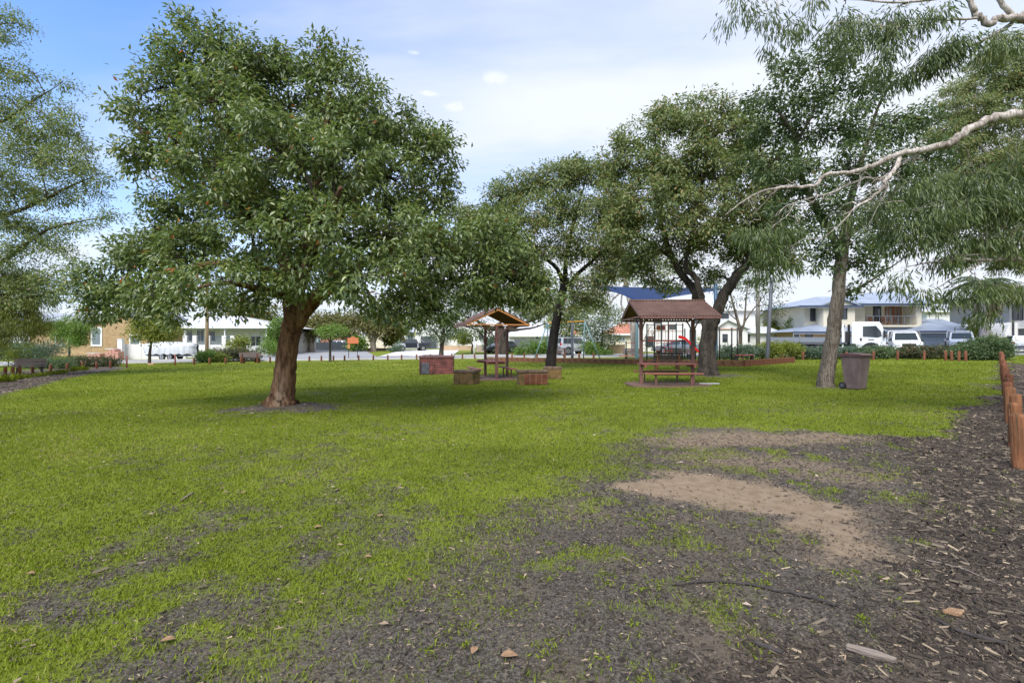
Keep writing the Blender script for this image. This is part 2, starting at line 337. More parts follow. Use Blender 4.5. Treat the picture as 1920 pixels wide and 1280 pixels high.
def tag(o, label=None, cat=None, group=None, kind=None):
    if label: o['label'] = label
    if cat: o['category'] = cat
    if group: o['group'] = group
    if kind: o['kind'] = kind
    return o
def thing(name, label, cat, loc=(0, 0, 0), rz=0, group=None):
    o = bpy.data.objects.new(name, None); COL.objects.link(o); o.location = loc; o.rotation_euler = (0, 0, rz); o.empty_display_size = .2
    return tag(o, label, cat, group)
def wp(root, name, mb, m, parent=None, **k):
    """part given in world coordinates under an unrotated thing"""
    return mb.shift(root.location).build(name, m, parent or root, **k)
def copy_tree(o, parent=None):
    c = o.copy(); COL.objects.link(c); c.parent = parent
    for ch in list(o.children): copy_tree(ch, c)
    return c

def raw_mesh(name, V, Fc, m, parent=None, rnd=None, kind=None):
    """V (n,3), Fc (k,3 or 4) numpy; rnd per vertex"""
    me = bpy.data.meshes.new(name); V = np.ascontiguousarray(V, np.float32); Fc = np.ascontiguousarray(Fc, np.int32)
    k, c = Fc.shape
    me.vertices.add(len(V)); me.vertices.foreach_set('co', V.ravel())
    me.loops.add(k*c); me.loops.foreach_set('vertex_index', Fc.ravel())
    me.polygons.add(k); me.polygons.foreach_set('loop_start', np.arange(0, k*c, c, dtype=np.int32))
    me.update(calc_edges=True)
    if rnd is not None:
        a = me.attributes.new('rnd', 'FLOAT', 'POINT'); a.data.foreach_set('value', np.ascontiguousarray(rnd, np.float32))
    me.materials.append(MATS[m] if isinstance(m, str) else m)
    o = bpy.data.objects.new(name, me); COL.objects.link(o)
    if parent: o.parent = parent
    if kind: o['kind'] = kind
    return o
def nrm(a): return a/np.maximum(np.linalg.norm(a, axis=1, keepdims=True), 1e-9)
def leaves(name, C, D, L, Wd, m, parent=None, rnd=None, curl=.15, kind=None, up=None):
    n = len(C); D = nrm(D)
    Rv = RNG.normal(size=(n, 3)) if up is None else up
    sd = nrm(np.cross(D, Rv)); un = np.cross(sd, D)
    L = np.broadcast_to(L, n)[:, None]; Wd = np.broadcast_to(Wd, n)[:, None]
    V = np.stack([C, C+D*L*.42+sd*Wd*.5+un*Wd*.18, C+D*L-un*L*curl, C+D*L*.42-sd*Wd*.5+un*Wd*.18], 1).reshape(-1, 3)
    b = np.arange(n)[:, None]*4
    Fc = np.concatenate([b+np.array([[0, 1, 2]]), b+np.array([[0, 2, 3]])], 1).reshape(-1, 3)
    if rnd is None: rnd = RNG.random(n)
    return raw_mesh(name, V, Fc, m, parent, np.repeat(rnd, 4), kind)

# ------------------------------------------------------------------ trees
def catmull(pts, k=4, jit=0.):
    out = []; n = len(pts)
    for i in range(n-1):
        p0, p1, p2, p3 = (np.array(pts[max(0, min(n-1, j))]) for j in (i-1, i, i+1, i+2))
        for t in np.arange(k)/k:
            q = .5*((2*p1)+(-p0+p2)*t+(2*p0-5*p1+4*p2-p3)*t*t+(-p0+3*p1-3*p2+p3)*t**3)
            if jit and (i or t > 0): q[:3] += RNG.normal(size=3)*jit*max(q[3], .02)
            out.append(q)
    out.append(np.array(pts[-1], float)); return out
LEAFCOUNT = 0
def tree(name, label, cat, base, limbs, blobs, leaf='leaf_marri', bark='bark_dark', L=.13, Wd=.045, k=40, lpc=80, sig=.26, droop=.35, strand=0,
         group=None, wob=.05, sides=12, stemr=.035, twigr=.012, depth=None, crown_name='crown', curl=.15, shell=2.0, bright=0, extra=None, rbase=0., jit=.12, fill=1.0, stems=False, bare=None):
    """limbs: polylines of (px,py,dY,r); blobs: (px,py,dY,rx_px,rz_px[,ry_factor]); base (px,py) on the ground"""
    global LEAFCOUNT
    B = G(*base); Y0 = depth or B.y
    if depth: B = Vector(((base[0]-960)/F*depth, depth, 0)); B.z = gz(B.x, B.y)
    root = thing(name, label, cat, B, 0, group); bo = np.array(B)
    mb = MB(); nodesl = []
    for li, lm in enumerate(limbs):
        pts = []
        for i, (px, py, dy, r) in enumerate(lm):
            p = P(px, py, Y0+dy)
            if li == 0 and i == 0: p = Vector((B.x, B.y, B.z-.12))
            pts.append((p.x-bo[0], p.y-bo[1], p.z-bo[2], r))
        c = catmull(pts, 5, jit if li else jit*.3)
        tb = MB() if stems else mb
        tb.tube([q[:3] for q in c], [max(q[3], .004) for q in c], sides if li == 0 else max(6, sides-4), wob=wob if c[0][3] > .06 else 0)
        if stems: tb.build('stem', bark, root, smooth=True)
        nodesl += [q for q in c]
    nodes_ = np.array(nodesl)
    if bare:                                        # fine leafless twigs along the pale limbs
        n_, x0_, x1_ = bare; pxs = 960+(nodes_[:, 0]+bo[0])/(nodes_[:, 1]+bo[1])*F
        ok = np.where((pxs > x0_) & (pxs < x1_) & (nodes_[:, 3] < .06))[0]
        for i_ in RNG.choice(ok, n_):
            p_ = nodes_[i_, :3].copy(); d_ = np.array([-.6, 0, -.35])+RNG.normal(size=3)*np.array([.5, .5, .5]); d_ /= np.linalg.norm(d_); ln_ = RNG.uniform(.12, .5); pts_ = [p_]
            for q_ in range(5):
                d_ = d_+RNG.normal(size=3)*.38+np.array([0, 0, -.06]); d_ /= np.linalg.norm(d_); pts_.append(pts_[-1]+d_*ln_/5)
            r0_ = min(.0085, nodes_[i_, 3]*.5)
            mb.tube(pts_, [r0_*(1-.16*q_) for q_ in range(6)], 5)
            if RNG.random() < .6:
                e_ = d_+RNG.normal(size=3)*.7; mb.tube([pts_[2], pts_[2]+e_*ln_*.2, pts_[2]+e_*ln_*.38+np.array([0, 0, -.03])], [r0_*.5, r0_*.35, r0_*.2], 4)
    Cs, Ds, Us = [], [], []; tw = MB()
    for bl in blobs:
        px, py, dy, rx, rz = bl[:5]; yf = bl[5] if len(bl) > 5 else 1.
        Y = Y0+dy; c = np.array(P(px, py, Y))-bo; s = Y/F
        rx, rz = rx*s, rz*s; ry = .5*(rx+rz)*yf+.15
        d = np.linalg.norm(nodes_[:, :3]-c, axis=1)+.6*np.maximum(0, nodes_[:, 2]-c[2])
        a = nodes_[np.argmin(d)]
        mid = (a[:3]+c)/2+np.array([0, 0, .12*np.linalg.norm(c-a[:3])])
        stem = catmull([(*a[:3], min(a[3], stemr)), (*mid, stemr*.7), (*c, stemr*.45)], 4, 1.0)
        tw.tube([q[:3] for q in stem], [q[3] for q in stem], 6)
        sn = np.array(stem)
        n = max(3, int(k*rx*rz*fill))
        u = RNG.normal(size=(n, 3)); u /= np.linalg.norm(u, axis=1, keepdims=True)
        pc = c+u*np.array([rx, ry, rz])*(RNG.random(n)**(1/shell))[:, None]
        for q in pc:
            j = np.argmin(np.linalg.norm(sn[:, :3]-q, axis=1)+RNG.random(len(sn))*.3)
            a = sn[j, :3]; m_ = (a+q)/2+RNG.normal(size=3)*.05*np.linalg.norm(q-a); m_[2] += .08*np.linalg.norm(q-a)
            tw.tube([a, m_, q], [twigr, twigr*.7, twigr*.35], 3, cap=False)
        N = n*lpc; cc = np.repeat(pc, lpc, 0)
        off = RNG.normal(size=(N, 3))*sig*np.array([1, 1, .7])
        if strand:
            off *= np.array([.75, .75, .45]); off[:, 2] -= RNG.random(N)*strand
        Cs.append(cc+off)
        out = nrm(cc+off-(c-np.array([0, 0, .3*rz])))
        Us.append(nrm(off)*.55+out*.5+np.array([0, 0, .8])+RNG.normal(size=(N, 3))*.55)
        Ds.append(nrm(nrm(off)*.55+out*.35+RNG.normal(size=(N, 3))*(.45 if not strand else .22)+np.array([0, 0, -droop])))
    C = np.concatenate(Cs); D = np.concatenate(Ds); U = np.concatenate(Us); n = len(C); LEAFCOUNT += n
    keep = C[:, 2]+bo[2] > gz(*bo[:2])+.05; C = C[keep]; D = D[keep]; U = U[keep]; n = len(C)
    if not stems: mb.build('trunk', bark, root, smooth=True)
    tw.build('branches', 'twig' if bark not in ('bark_pale', 'bark_paper') else 'bark_pale', root, smooth=True)['kind'] = 'stuff'
    rn = np.clip(RNG.normal(.45, .22, n)+.16*(vn(C[:, 0]*1.1+9, C[:, 2]*1.1+C[:, 1])-.5)+bright, 0, .97); rn[RNG.random(n) < .004] = 1
    sc = RNG.uniform(.7, 1.25, n)
    leaves(crown_name, C, D, L*sc, Wd*sc, leaf, root, rn, curl, up=None if strand else U)
    return root

# ------------------------------------------------------------------ ground
BARE = gpoly([(300, 1330), (520, 1230), (690, 1130), (820, 1060), (950, 970), (1060, 920), (1140, 885), (1180, 822), (1330, 806), (1560, 808), (1690, 826), (1740, 800), (1830, 758), (1862, 700), (1870, 679), (1893, 676), (1985, 720), (2060, 800), (2060, 1500), (300, 1500)])
SANDS = [gpoly([(1190, 818), (1330, 811), (1560, 812), (1640, 822), (1500, 834), (1300, 838), (1200, 830)]),
         gpoly([(1165, 914), (1240, 893), (1330, 888), (1440, 903), (1500, 935), (1590, 955), (1640, 1000), (1668, 1042), (1600, 1058), (1540, 1042), (1505, 985), (1440, 957), (1350, 945), (1240, 932)]),
         gpoly([(1240, 850), (1420, 846), (1560, 862), (1700, 890), (1690, 925), (1560, 912), (1420, 880), (1280, 872)])]
MULCH = gpoly([(2060, 700), (1888, 680), (1866, 740), (1800, 775), (1740, 815), (1695, 880), (1680, 960), (1690, 1040), (1640, 1100), (1560, 1180), (1430, 1300), (1430, 1500), (2060, 1500)])
BED = gpoly([(-160, 830), (0, 742), (60, 728), (120, 711), (170, 701), (245, 690), (215, 685), (130, 690), (60, 693), (0, 697), (-160, 705)])
T1B = G(527, 766); T4B = G(1328, 703); T3B = G(1032, 692); T5B = G(1545, 725)
def masks(x, y):
    w = fbm(x*1.1, y*1.1, 3); w2 = fbm(x*4.3, y*4.3, 11); w3 = fbm(x*.35, y*.35, 21)
    b = polysd(x, y, BARE)
    ft = np.where(y < 4.6, .8, .6)+np.clip(.7-np.abs(x-1.2)*.35, 0, .5)
    bare = sst(-ft, ft, b-.15+(w-.5)*2.2+(w2-.5)*1.3)
    sand = np.zeros_like(x)
    for i, p in enumerate(SANDS):
        d = polysd(x, y, p)+.06+(w-.5)*.45+(w2-.5)*.5
        sand = np.maximum(sand, sst(-.28, .30, d)*(1. if i == 1 else (.62 if i == 0 else .5)))
    m = sst(-.3, .3, polysd(x, y, MULCH)+(w-.5)*1.2+(w2-.5)*.4)
    m = np.maximum(m, sst(-.2, .2, polysd(x, y, BED)+(w2-.5)*.5))
    g = 1-bare
    # patchy in the foreground, thin weeds on the bare soil
    patch = sst(.36, .58, w*.45+w2*.55)
    near = sst(5.6, 2.6, y)
    g = g*(1-near*.78*(1-patch))*(1-.25*sst(.56, .72, w3*.6+w2*.4))
    g = np.maximum(g, bare*(1-m*.8)*.5*sst(.50, .70, w*.4+w2*.6))
    strip = sst(-.3, .3, polysd(x, y, SANDS[2])+.3)
    g = np.maximum(g, strip*.7*sst(.5, .62, w2))
    g = g*(1-sand*.97)
    for (bx, by, r, st) in ((T1B.x+.1, T1B.y-.15, 1.25, 1.), (T4B.x+.4, T4B.y-.4, 1.5, .75), (T5B.x, T5B.y-.3, 1.0, .5), (T3B.x, T3B.y-.3, 1.2, .6)):
        d = np.hypot((x-bx)*.8, (y-by)*1.15)+(w2-.5)*1.3+(w-.5)*1.1
        q = sst(r, r*.45, d)*st; g = g*(1-q*.96)
    lit = sst(.52, .70, fbm(x*.8+5, y*.8, 31)*.5+fbm(x*6, y*6, 33)*.5)*.5
    g = g*(1-lit*np.where(y < 16, 1, .5))
    g = g*(1-m*sst(0, 1, m)*.93)
    return np.clip(g, 0, 1), sand, m
def axis_steps(segs):
    out = []
    for a, b, st in segs: out += list(np.arange(a, b-1e-6, st))
    return np.array(sorted(set(np.round(out, 4))))
def ground():
    xp = axis_steps([(0, 7, .07), (7, 14, .14), (14, 30, .4), (30, 45, 1), (45, 120, 5), (120, 601, 60)])
    xs = np.concatenate([-xp[::-1][:-1], xp])
    ys = axis_steps([(-40, -4, 6), (-4, 1, .5), (1, 7, .06), (7, 14, .13), (14, 30, .4), (30, 50, 1), (50, 110, 4), (110, 701, 60)])
    X, Y = np.meshgrid(xs, ys); g, s, m = masks(X, Y)
    near = sst(30, 12, Y)
    Z = tz(X, Y)+near*((fbm(X*.7, Y*.7, 5)-.5)*.05+(fbm(X*5, Y*5, 6)-.5)*.018*(1-s))+.10*np.exp(-((X-T1B.x)**2+(Y-T1B.y)**2)/1.1)
    V = np.stack([X, Y, Z], -1).reshape(-1, 3); nx, ny = len(xs), len(ys)
    i = np.arange(ny-1)[:, None]*nx+np.arange(nx-1)[None]
    Fc = np.stack([i, i+1, i+nx+1, i+nx], -1).reshape(-1, 4)
    mt, nt, N, L, b = nodes('lawn'); MATS['lawn'] = mt
    b.inputs['Roughness'].default_value = .95; b.inputs['Specular IOR Level'].default_value = .15
    at = N.new('ShaderNodeAttribute'); at.attribute_name = 'mask'; sp = N.new('ShaderNodeSeparateColor'); L.new(at.outputs['Color'], sp.inputs[0])
    tc = N.new('ShaderNodeTexCoord')
    def noise(sc, det=6, ro=.6, stretch=None):
        n = N.new('ShaderNodeTexNoise'); n.inputs['Scale'].default_value = sc; n.inputs['Detail'].default_value = det; n.inputs['Roughness'].default_value = ro
        L.new(tc.outputs['Object'], n.inputs['Vector']); return n.outputs[0]
    fine = noise(26, 6, .75); mid = noise(1.3, 6); big = noise(.16, 4); grit = noise(70, 4, .8)
    def mixc(f, a, c):
        n = N.new('ShaderNodeMix'); n.data_type = 'RGBA'
        for k, v in ((0, f), (6, a), (7, c)):
            if isinstance(v, tuple): n.inputs[k].default_value = (*v, 1)
            elif isinstance(v, (int, float)): n.inputs[k].default_value = v
            else: L.new(v, n.inputs[k])
        return n.outputs[2]
    def rmp(src, cols, pos): r = ramp(N, cols, pos); L.new(src, r.inputs[0]); return r.outputs[0]
    ga = rmp(fine, [(.09, .108, .015), (.138, .168, .018), (.18, .212, .026)], [.3, .5, .72])
    gb = rmp(mid, [(.11, .124, .02), (.138, .168, .018), (.178, .195, .028)], [.3, .5, .7])
    grass = mixc(.5, ga, gb)
    gc = rmp(big, [(.135, .175, .012), (.175, .205, .018)], [.42, .62]); grass = mixc(.35, grass, gc)
    soil = rmp(grit, [(.024, .021, .018), (.068, .058, .048), (.15, .127, .105), (.25, .215, .178)], [.32, .47, .60, .74])
    soil = mixc(rmp(mid, [(0, 0, 0), (.6, .6, .6)], [.48, .66]), soil, (.145, .115, .078))
    sand = rmp(noise(9, 6, .7), [(.17, .12, .075), (.24, .175, .115), (.29, .22, .15)], [.3, .5, .7])
    sand = mixc(rmp(grit, [(1, 1, 1), (0, 0, 0)], [.30, .37]), sand, (.05, .04, .03))
    mul = rmp(grit, [(.025, .020, .017), (.075, .058, .046), (.16, .125, .096), (.27, .21, .16)], [.34, .5, .62, .76])
    def thr(src, w=.30):       # mask sharpened by fine noise
        a = N.new('ShaderNodeMath'); a.operation = 'ADD'; L.new(src, a.inputs[0])
        q = N.new('ShaderNodeMath'); q.operation = 'MULTIPLY_ADD'; L.new(fine, q.inputs[0]); q.inputs[1].default_value = 2.2; q.inputs[2].default_value = -1.1
        L.new(q.outputs[0], a.inputs[1])
        mr = N.new('ShaderNodeMapRange'); mr.interpolation_type = 'SMOOTHSTEP'; L.new(a.outputs[0], mr.inputs[0]); mr.inputs[1].default_value = .5-w; mr.inputs[2].default_value = .5+w
        return mr.outputs[0]
    c = mixc(sp.outputs[2], soil, mul); c = mixc(thr(sp.outputs[1]), c, sand); c = mixc(thr(sp.outputs[0], .35), c, grass)
    L.new(c, b.inputs['Base Color'])
    bp = N.new('ShaderNodeBump'); bp.inputs['Strength'].default_value = .7; bp.inputs['Distance'].default_value = .02; L.new(grit, bp.inputs['Height']); L.new(bp.outputs[0], b.inputs['Normal'])
    o = raw_mesh('ground', V, Fc, 'lawn'); o['kind'] = 'structure'
    a = o.data.attributes.new('mask', 'FLOAT_COLOR', 'POINT')
    a.data.foreach_set('color', np.stack([g, s, m, np.ones_like(g)], -1).astype(np.float32).ravel())
    o.data.polygons.foreach_set('use_smooth', np.ones(len(Fc), bool))
ground()
def gheight(x, y):
    near = sst(30, 12, y)
    return tz(x, y)+near*((fbm(x*.7, y*.7, 5)-.5)*.05)+.10*np.exp(-((x-T1B.x)**2+(y-T1B.y)**2)/1.1)

def drape(name, poly, m, dz=.03, st=1.0, parent=None):
    """flat sheet following the terrain: polygon triangulated on a clipped grid (convex quads strips)"""
    a, b, c, d = (Vector(p) for p in poly); n = max(2, int(max((b-a).length, (c-d).length)/st)); k = max(2, int(max((d-a).length, (c-b).length)/st))
    V = []; 
    for j in range(k+1):
        for i in range(n+1):
            p = a.lerp(b, i/n).lerp(d.lerp(c, i/n), j/k); V.append((p.x, p.y, gz(p.x, p.y)+dz))
    Fc = [(j*(n+1)+i, j*(n+1)+i+1, (j+1)*(n+1)+i+1, (j+1)*(n+1)+i) for j in range(k) for i in range(n)]
    o = raw_mesh(name, np.array(V), np.array(Fc), m, parent); o['kind'] = 'structure'; return o
def roads():
    mb = MB()
    # street running behind the park
    pts = [(-140, 30), (-70, 38), (-45, 43.5), (-28, 47.8), (-8, 48.6), (8, 47), (25, 44), (45, 40.5), (90, 34), (150, 28)]
    c = catmull([(x, y, 0, 0) for x, y in pts], 6); V = []; kb = [[], []]
    for i, q in enumerate(c):
        t = c[min(i+1, len(c)-1)]-c[max(i-1, 0)]; n = np.array([-t[1], t[0]])/np.hypot(t[0], t[1])
        for j, o in enumerate((-3.6, -1.2, 1.2, 3.6)):
            x, y = q[0]+n[0]*o, q[1]+n[1]*o; V.append((x, y, gz(x, y)+.035))
        for e, s in ((0, -1), (1, 1)):
            x0, y0 = q[0]+n[0]*3.6*s, q[1]+n[1]*3.6*s; x1, y1 = q[0]+n[0]*3.85*s, q[1]+n[1]*3.85*s
            kb[e].append(((x0, y0, gz(x0, y0)), (x1, y1, gz(x1, y1))))
    Fc = [(4*i+j, 4*i+j+1, 4*i+j+5, 4*i+j+4) for i in range(len(c)-1) for j in range(3)]
    raw_mesh('road', np.array(V), np.array(Fc), 'asphalt')['kind'] = 'structure'
    for e in (0, 1):
        mb = MB(); k = kb[e]
        for i, (a, b) in enumerate(k): mb.v += [(a[0], a[1], a[2]-.05), (a[0], a[1], a[2]+.12), (b[0], b[1], b[2]+.12), (b[0], b[1], b[2]-.05)]
        for i in range(len(k)-1):
            if e == 1 and -31 < k[i][0][0] < -12: continue
            for j in range(3): mb.f.append((4*i+j, 4*i+j+1, 4*i+j+5, 4*i+j+4))
        mb.build('kerb', 'kerb')['kind'] = 'structure'
    drape('side_street', [(-27.5, 51.5), (-14.5, 52), (-30, 96), (-47, 96)], 'asphalt', .04, 2)
    drape('driveway', [(-14.6, 53), (-6.5, 53), (-8.5, 80), (-18, 80)], 'concrete', .055, 2)
    drape('driveway', [(38, 45.3), (52, 43.5), (52, 54), (42, 55)], 'concrete', .055, 2)
    drape('driveway', [(28, 47.6), (37.5, 46.0), (40, 53), (30, 53)], 'concrete', .055, 2)
    drape('driveway', [(3.5, 52.2), (9.5, 51.6), (9, 66), (3, 66)], 'concrete', .055, 2)
    drape('garden_soil', [(-40, 71), (-20.5, 71), (-22, 83), (-42, 83)], 'slab', .02, 2)
roads()

# ------------------------------------------------------------------ trees
def trees():
    # the big leaning tree on the lawn
    Z = 0
    tree('large_tree', 'large broad dense tree with leaning reddish brown trunk alone on the lawn', 'tree', (527, 766),
         [[(527, 768, 0, .50), (526, 762, 0, .40), (527, 755, 0, .33), (529, 744, 0, .285), (532.5, 709, 0, .25), (537.7, 671, 0, .232), (543.8, 634, 0, .226), (550, 606, 0, .24), (555, 587, 0, .25), (560, 570, 0, .22)],
          [(551, 606, 0, .20), (545, 570, 0, .165), (540, 530, .1, .17), (536, 480, .2, .16), (528, 420, .3, .14), (505, 370, .3, .12), (470, 320, .3, .10), (430, 260, .2, .09), (398, 190, .1, .07), (392, 120, 0, .05), (390, 60, 0, .025)],
          [(556, 606, 0, .2), (583, 567, -.1, .18), (615, 540, -.3, .16), (660, 505, -.6, .14), (720, 475, -.6, .12), (800, 470, -.4, .10), (880, 475, 0, .08), (950, 505, .3, .06), (1010, 545, .5, .03)],
          [(556, 575, .2, .18), (566, 500, .5, .15), (580, 420, .6, .13), (595, 340, .5, .11), (610, 250, .3, .08), (620, 160, .1, .05)],
          [(540, 520, .1, .11), (480, 500, -.2, .09), (390, 495, -.3, .07), (300, 515, -.2, .05), (210, 545, 0, .03)],
          [(570, 480, .5, .11), (640, 400, .6, .09), (720, 330, .5, .07), (800, 270, .4, .04)],
          [(560, 540, 0, .12), (590, 470, -1.2, .09), (620, 400, -2.0, .06), (640, 350, -2.4, .035)],
          [(530, 440, .3, .10), (450, 400, .1, .08), (360, 350, .2, .06), (290, 280, .2, .04), (240, 210, .1, .02)],
          [(530, 470, .3, .1), (500, 420, 1.4, .08), (470, 340, 2.2, .05), (450, 260, 2.4, .03)],
          [(550, 560, 0, .1), (480, 540, -1.2, .07), (420, 530, -2, .04), (370, 540, -2.2, .02)]],
         [(392, 72, 0, 58, 38), (330, 105, 0, 48, 36), (400, 120, -.3, 85, 55), (480, 105, .2, 55, 40), (300, 165, 0, 70, 50), (255, 205, 0, 48, 42), (420, 190, -.8, 95, 70), (520, 140, .4, 85, 55), (590, 120, .2, 55, 42), (640, 125, 0, 40, 40),
          (640, 205, 0, 85, 75), (715, 225, .2, 60, 48), (770, 250, .3, 65, 50), (815, 290, .3, 45, 70), (265, 290, .2, 45, 45), (330, 270, .3, 75, 60), (400, 310, -1.2, 90, 70), (520, 280, -1.5, 100, 80), (640, 320, -1.2, 105, 80), (740, 340, 0, 80, 65), (800, 360, .2, 50, 45),
          (330, 370, .3, 60, 40), (390, 410, .5, 75, 50), (470, 410, -1, 95, 65), (600, 440, -2, 100, 70), (715, 440, -1.5, 105, 65), (330, 465, -.3, 80, 42), (260, 500, 0, 70, 42), (205, 525, 0, 50, 45), (195, 570, .2, 38, 30), (172, 545, 0, 26, 34), (240, 560, -.4, 52, 34), (330, 582, -1, 58, 18), (225, 588, 0, 36, 18), (480, 575, -1.2, 48, 20), (800, 588, -1, 50, 20), (290, 430, .4, 36, 34), (250, 465, .3, 50, 30), (430, 520, -1.8, 90, 48), (345, 545, -1, 80, 40), (280, 555, -.6, 60, 36), (420, 575, -1.2, 60, 26),
          (680, 520, -2, 105, 50), (800, 470, -1, 85, 60), (880, 450, 0, 85, 55), (945, 465, .3, 52, 48), (960, 530, .5, 70, 42), (1010, 555, .5, 42, 26), (850, 540, -.5, 80, 40), (760, 575, -1.5, 65, 36), (700, 580, -1.5, 45, 24), (920, 425, .3, 45, 36), (905, 510, -.3, 62, 42), (985, 500, .5, 40, 38), (1025, 545, .6, 30, 28), (1000, 550, .4, 45, 24), (905, 545, 0, 50, 26), (800, 560, -.8, 60, 34), (640, 545, -.8, 45, 28), (570, 525, -1.5, 55, 30), (500, 545, -.8, 50, 28),
          (560, 380, 1.5, 105, 85), (450, 250, 1.6, 100, 80), (650, 270, 1.8, 100, 80), (560, 480, 1.5, 100, 50), (760, 430, 1.2, 90, 60), (360, 470, 1.2, 80, 45), (540, 200, 1.2, 90, 60)],
         'leaf_marri', 'bark_marri', L=.128, Wd=.052, k=38, lpc=84, sig=.14, droop=.45, sides=26, wob=.035, stemr=.04, shell=3.0, fill=.95)
    # open gum at the left edge, its trunk outside the frame
    tree('gum_tree', 'tall airy olive leaved gum tree reaching in beyond the mulched garden bed', 'tree', (-190, 712),
         [[(-190, 712, 0, .45), (-180, 600, 0, .38), (-160, 500, 0, .32), (-130, 400, 0, .26), (-90, 300, 0, .2), (-50, 200, 0, .13), (-20, 100, 0, .07), (0, 30, 0, .03)],
          [(-150, 460, 0, .18), (-70, 420, 0, .14), (0, 405, 0, .10), (60, 385, 0, .08), (130, 350, 0, .05), (180, 330, 0, .02)],
          [(-165, 520, 0, .16), (-60, 520, 0, .12), (20, 480, 0, .09), (90, 430, 0, .06), (180, 410, 0, .02)],
          [(-170, 560, 0, .12), (-40, 570, .3, .10), (40, 560, .3, .07), (110, 545, .3, .05), (150, 530, .3, .02)],
          [(-60, 230, 0, .1), (0, 230, 0, .07), (60, 190, 0, .04), (110, 160, 0, .015)]],
         [(5, 30, 0, 32, 16), (35, 45, 0, 24, 20), (-20, 70, 0, 40, 40), (15, 130, 0, 42, 26), (55, 130, 0, 20, 24), (118, 152, 0, 18, 16), (10, 180, 0, 50, 40), (60, 185, 0, 25, 16), (30, 240, 0, 65, 45), (100, 230, 0, 50, 40), (140, 255, 0, 32, 30), (70, 290, .6, 70, 50), (140, 310, 0, 50, 42), (185, 325, 0, 32, 30), (0, 330, -.5, 70, 55), (100, 355, 0, 60, 35), (165, 360, 0, 38, 18), (0, 410, 0, 50, 35),
          (60, 425, .4, 60, 32), (130, 420, 0, 50, 18), (190, 412, 0, 26, 22), (20, 470, 0, 70, 36), (95, 470, 0, 55, 28), (140, 485, 0, 30, 24), (40, 520, .4, 70, 36), (105, 525, 0, 40, 28), (70, 560, .4, 50, 24), (125, 545, 0, 32, 14), (-60, 350, 0, 90, 90), (-80, 200, 0, 70, 90), (-90, 480, 0, 80, 60)],
         'leaf_olive', 'bark_dark', L=.15, Wd=.055, k=14, lpc=90, sig=.24, droop=.35, shell=2.2, twigr=.012)
    tree('weeping_tree', 'low weeping tree with trailing fine light green foliage by the mulched garden bed', 'tree', (-30, 706),
         [[(-30, 706, 0, .2), (-25, 640, 0, .16), (-10, 560, 0, .12), (10, 510, 0, .05)], [(-15, 590, 0, .08), (30, 540, 0, .05), (60, 530, 0, .03)]],
         [(0, 510, 0, 45, 22), (45, 520, 0, 32, 22), (10, 555, -.4, 55, 32), (65, 560, 0, 26, 28), (-30, 570, 0, 50, 45), (25, 595, -.5, 55, 28), (72, 600, 0, 22, 22), (5, 620, -.4, 50, 22)],
         'leaf_yellow', 'bark_dark', L=.17, Wd=.024, k=34, lpc=95, sig=.2, droop=1.5, strand=.7, bright=.05)
    # black trunk behind the stone seats
    tree('black_trunk_tree', 'tree with straight sooty black trunk behind the stone seats', 'tree', (1032, 692),
         [[(1032, 694, 0, .33), (1034, 670, 0, .27), (1038, 630, 0, .25), (1045, 590, 0, .23), (1054, 555, 0, .22), (1060, 520, 0, .19)],
          [(1058, 535, 0, .14), (1045, 505, -.3, .11), (1020, 480, -.5, .08), (985, 440, -.5, .05), (950, 400, -.3, .02)], [(1060, 525, 0, .14), (1062, 480, 0, .11), (1075, 420, 0, .08), (1095, 350, 0, .04), (1105, 300, 0, .02)],
          [(1058, 545, 0, .13), (1085, 512, 0, .11), (1120, 480, 0, .08), (1150, 440, .2, .04)]],
         [(900, 395, .6, 34, 20), (945, 375, 0, 40, 24), (985, 350, 0, 48, 30), (1035, 350, 0, 48, 28), (1075, 330, 0, 40, 34), (1105, 305, .3, 30, 22), (1135, 330, .3, 36, 30), (930, 420, 0, 45, 30), (990, 410, -.8, 60, 40), (1060, 400, -.8, 62, 42), (1120, 390, 0, 52, 42), (1000, 470, -.3, 58, 36), (1075, 460, -.6, 55, 36), (1135, 450, 0, 45, 36), (960, 490, .4, 45, 38), (1000, 530, .4, 42, 28), (1095, 530, 0, 50, 26), (1140, 510, .3, 36, 26), (1070, 580, .3, 28, 18), (1010, 580, .8, 32, 18), (880, 420, 1.5, 34, 34), (860, 395, 1.5, 26, 20), (925, 450, 1, 45, 36), (1020, 325, .3, 34, 18), (960, 355, .3, 36, 22), (1150, 480, .2, 44, 34), (1165, 400, .3, 36, 40), (1030, 570, .6, 34, 18), (1110, 565, .3, 36, 20), (940, 470, .8, 44, 36), (1060, 310, .3, 36, 20)],
         'leaf_bronze', 'bark_black', L=.18, Wd=.07, k=19, lpc=92, sig=.22, droop=.4, shell=2.3)
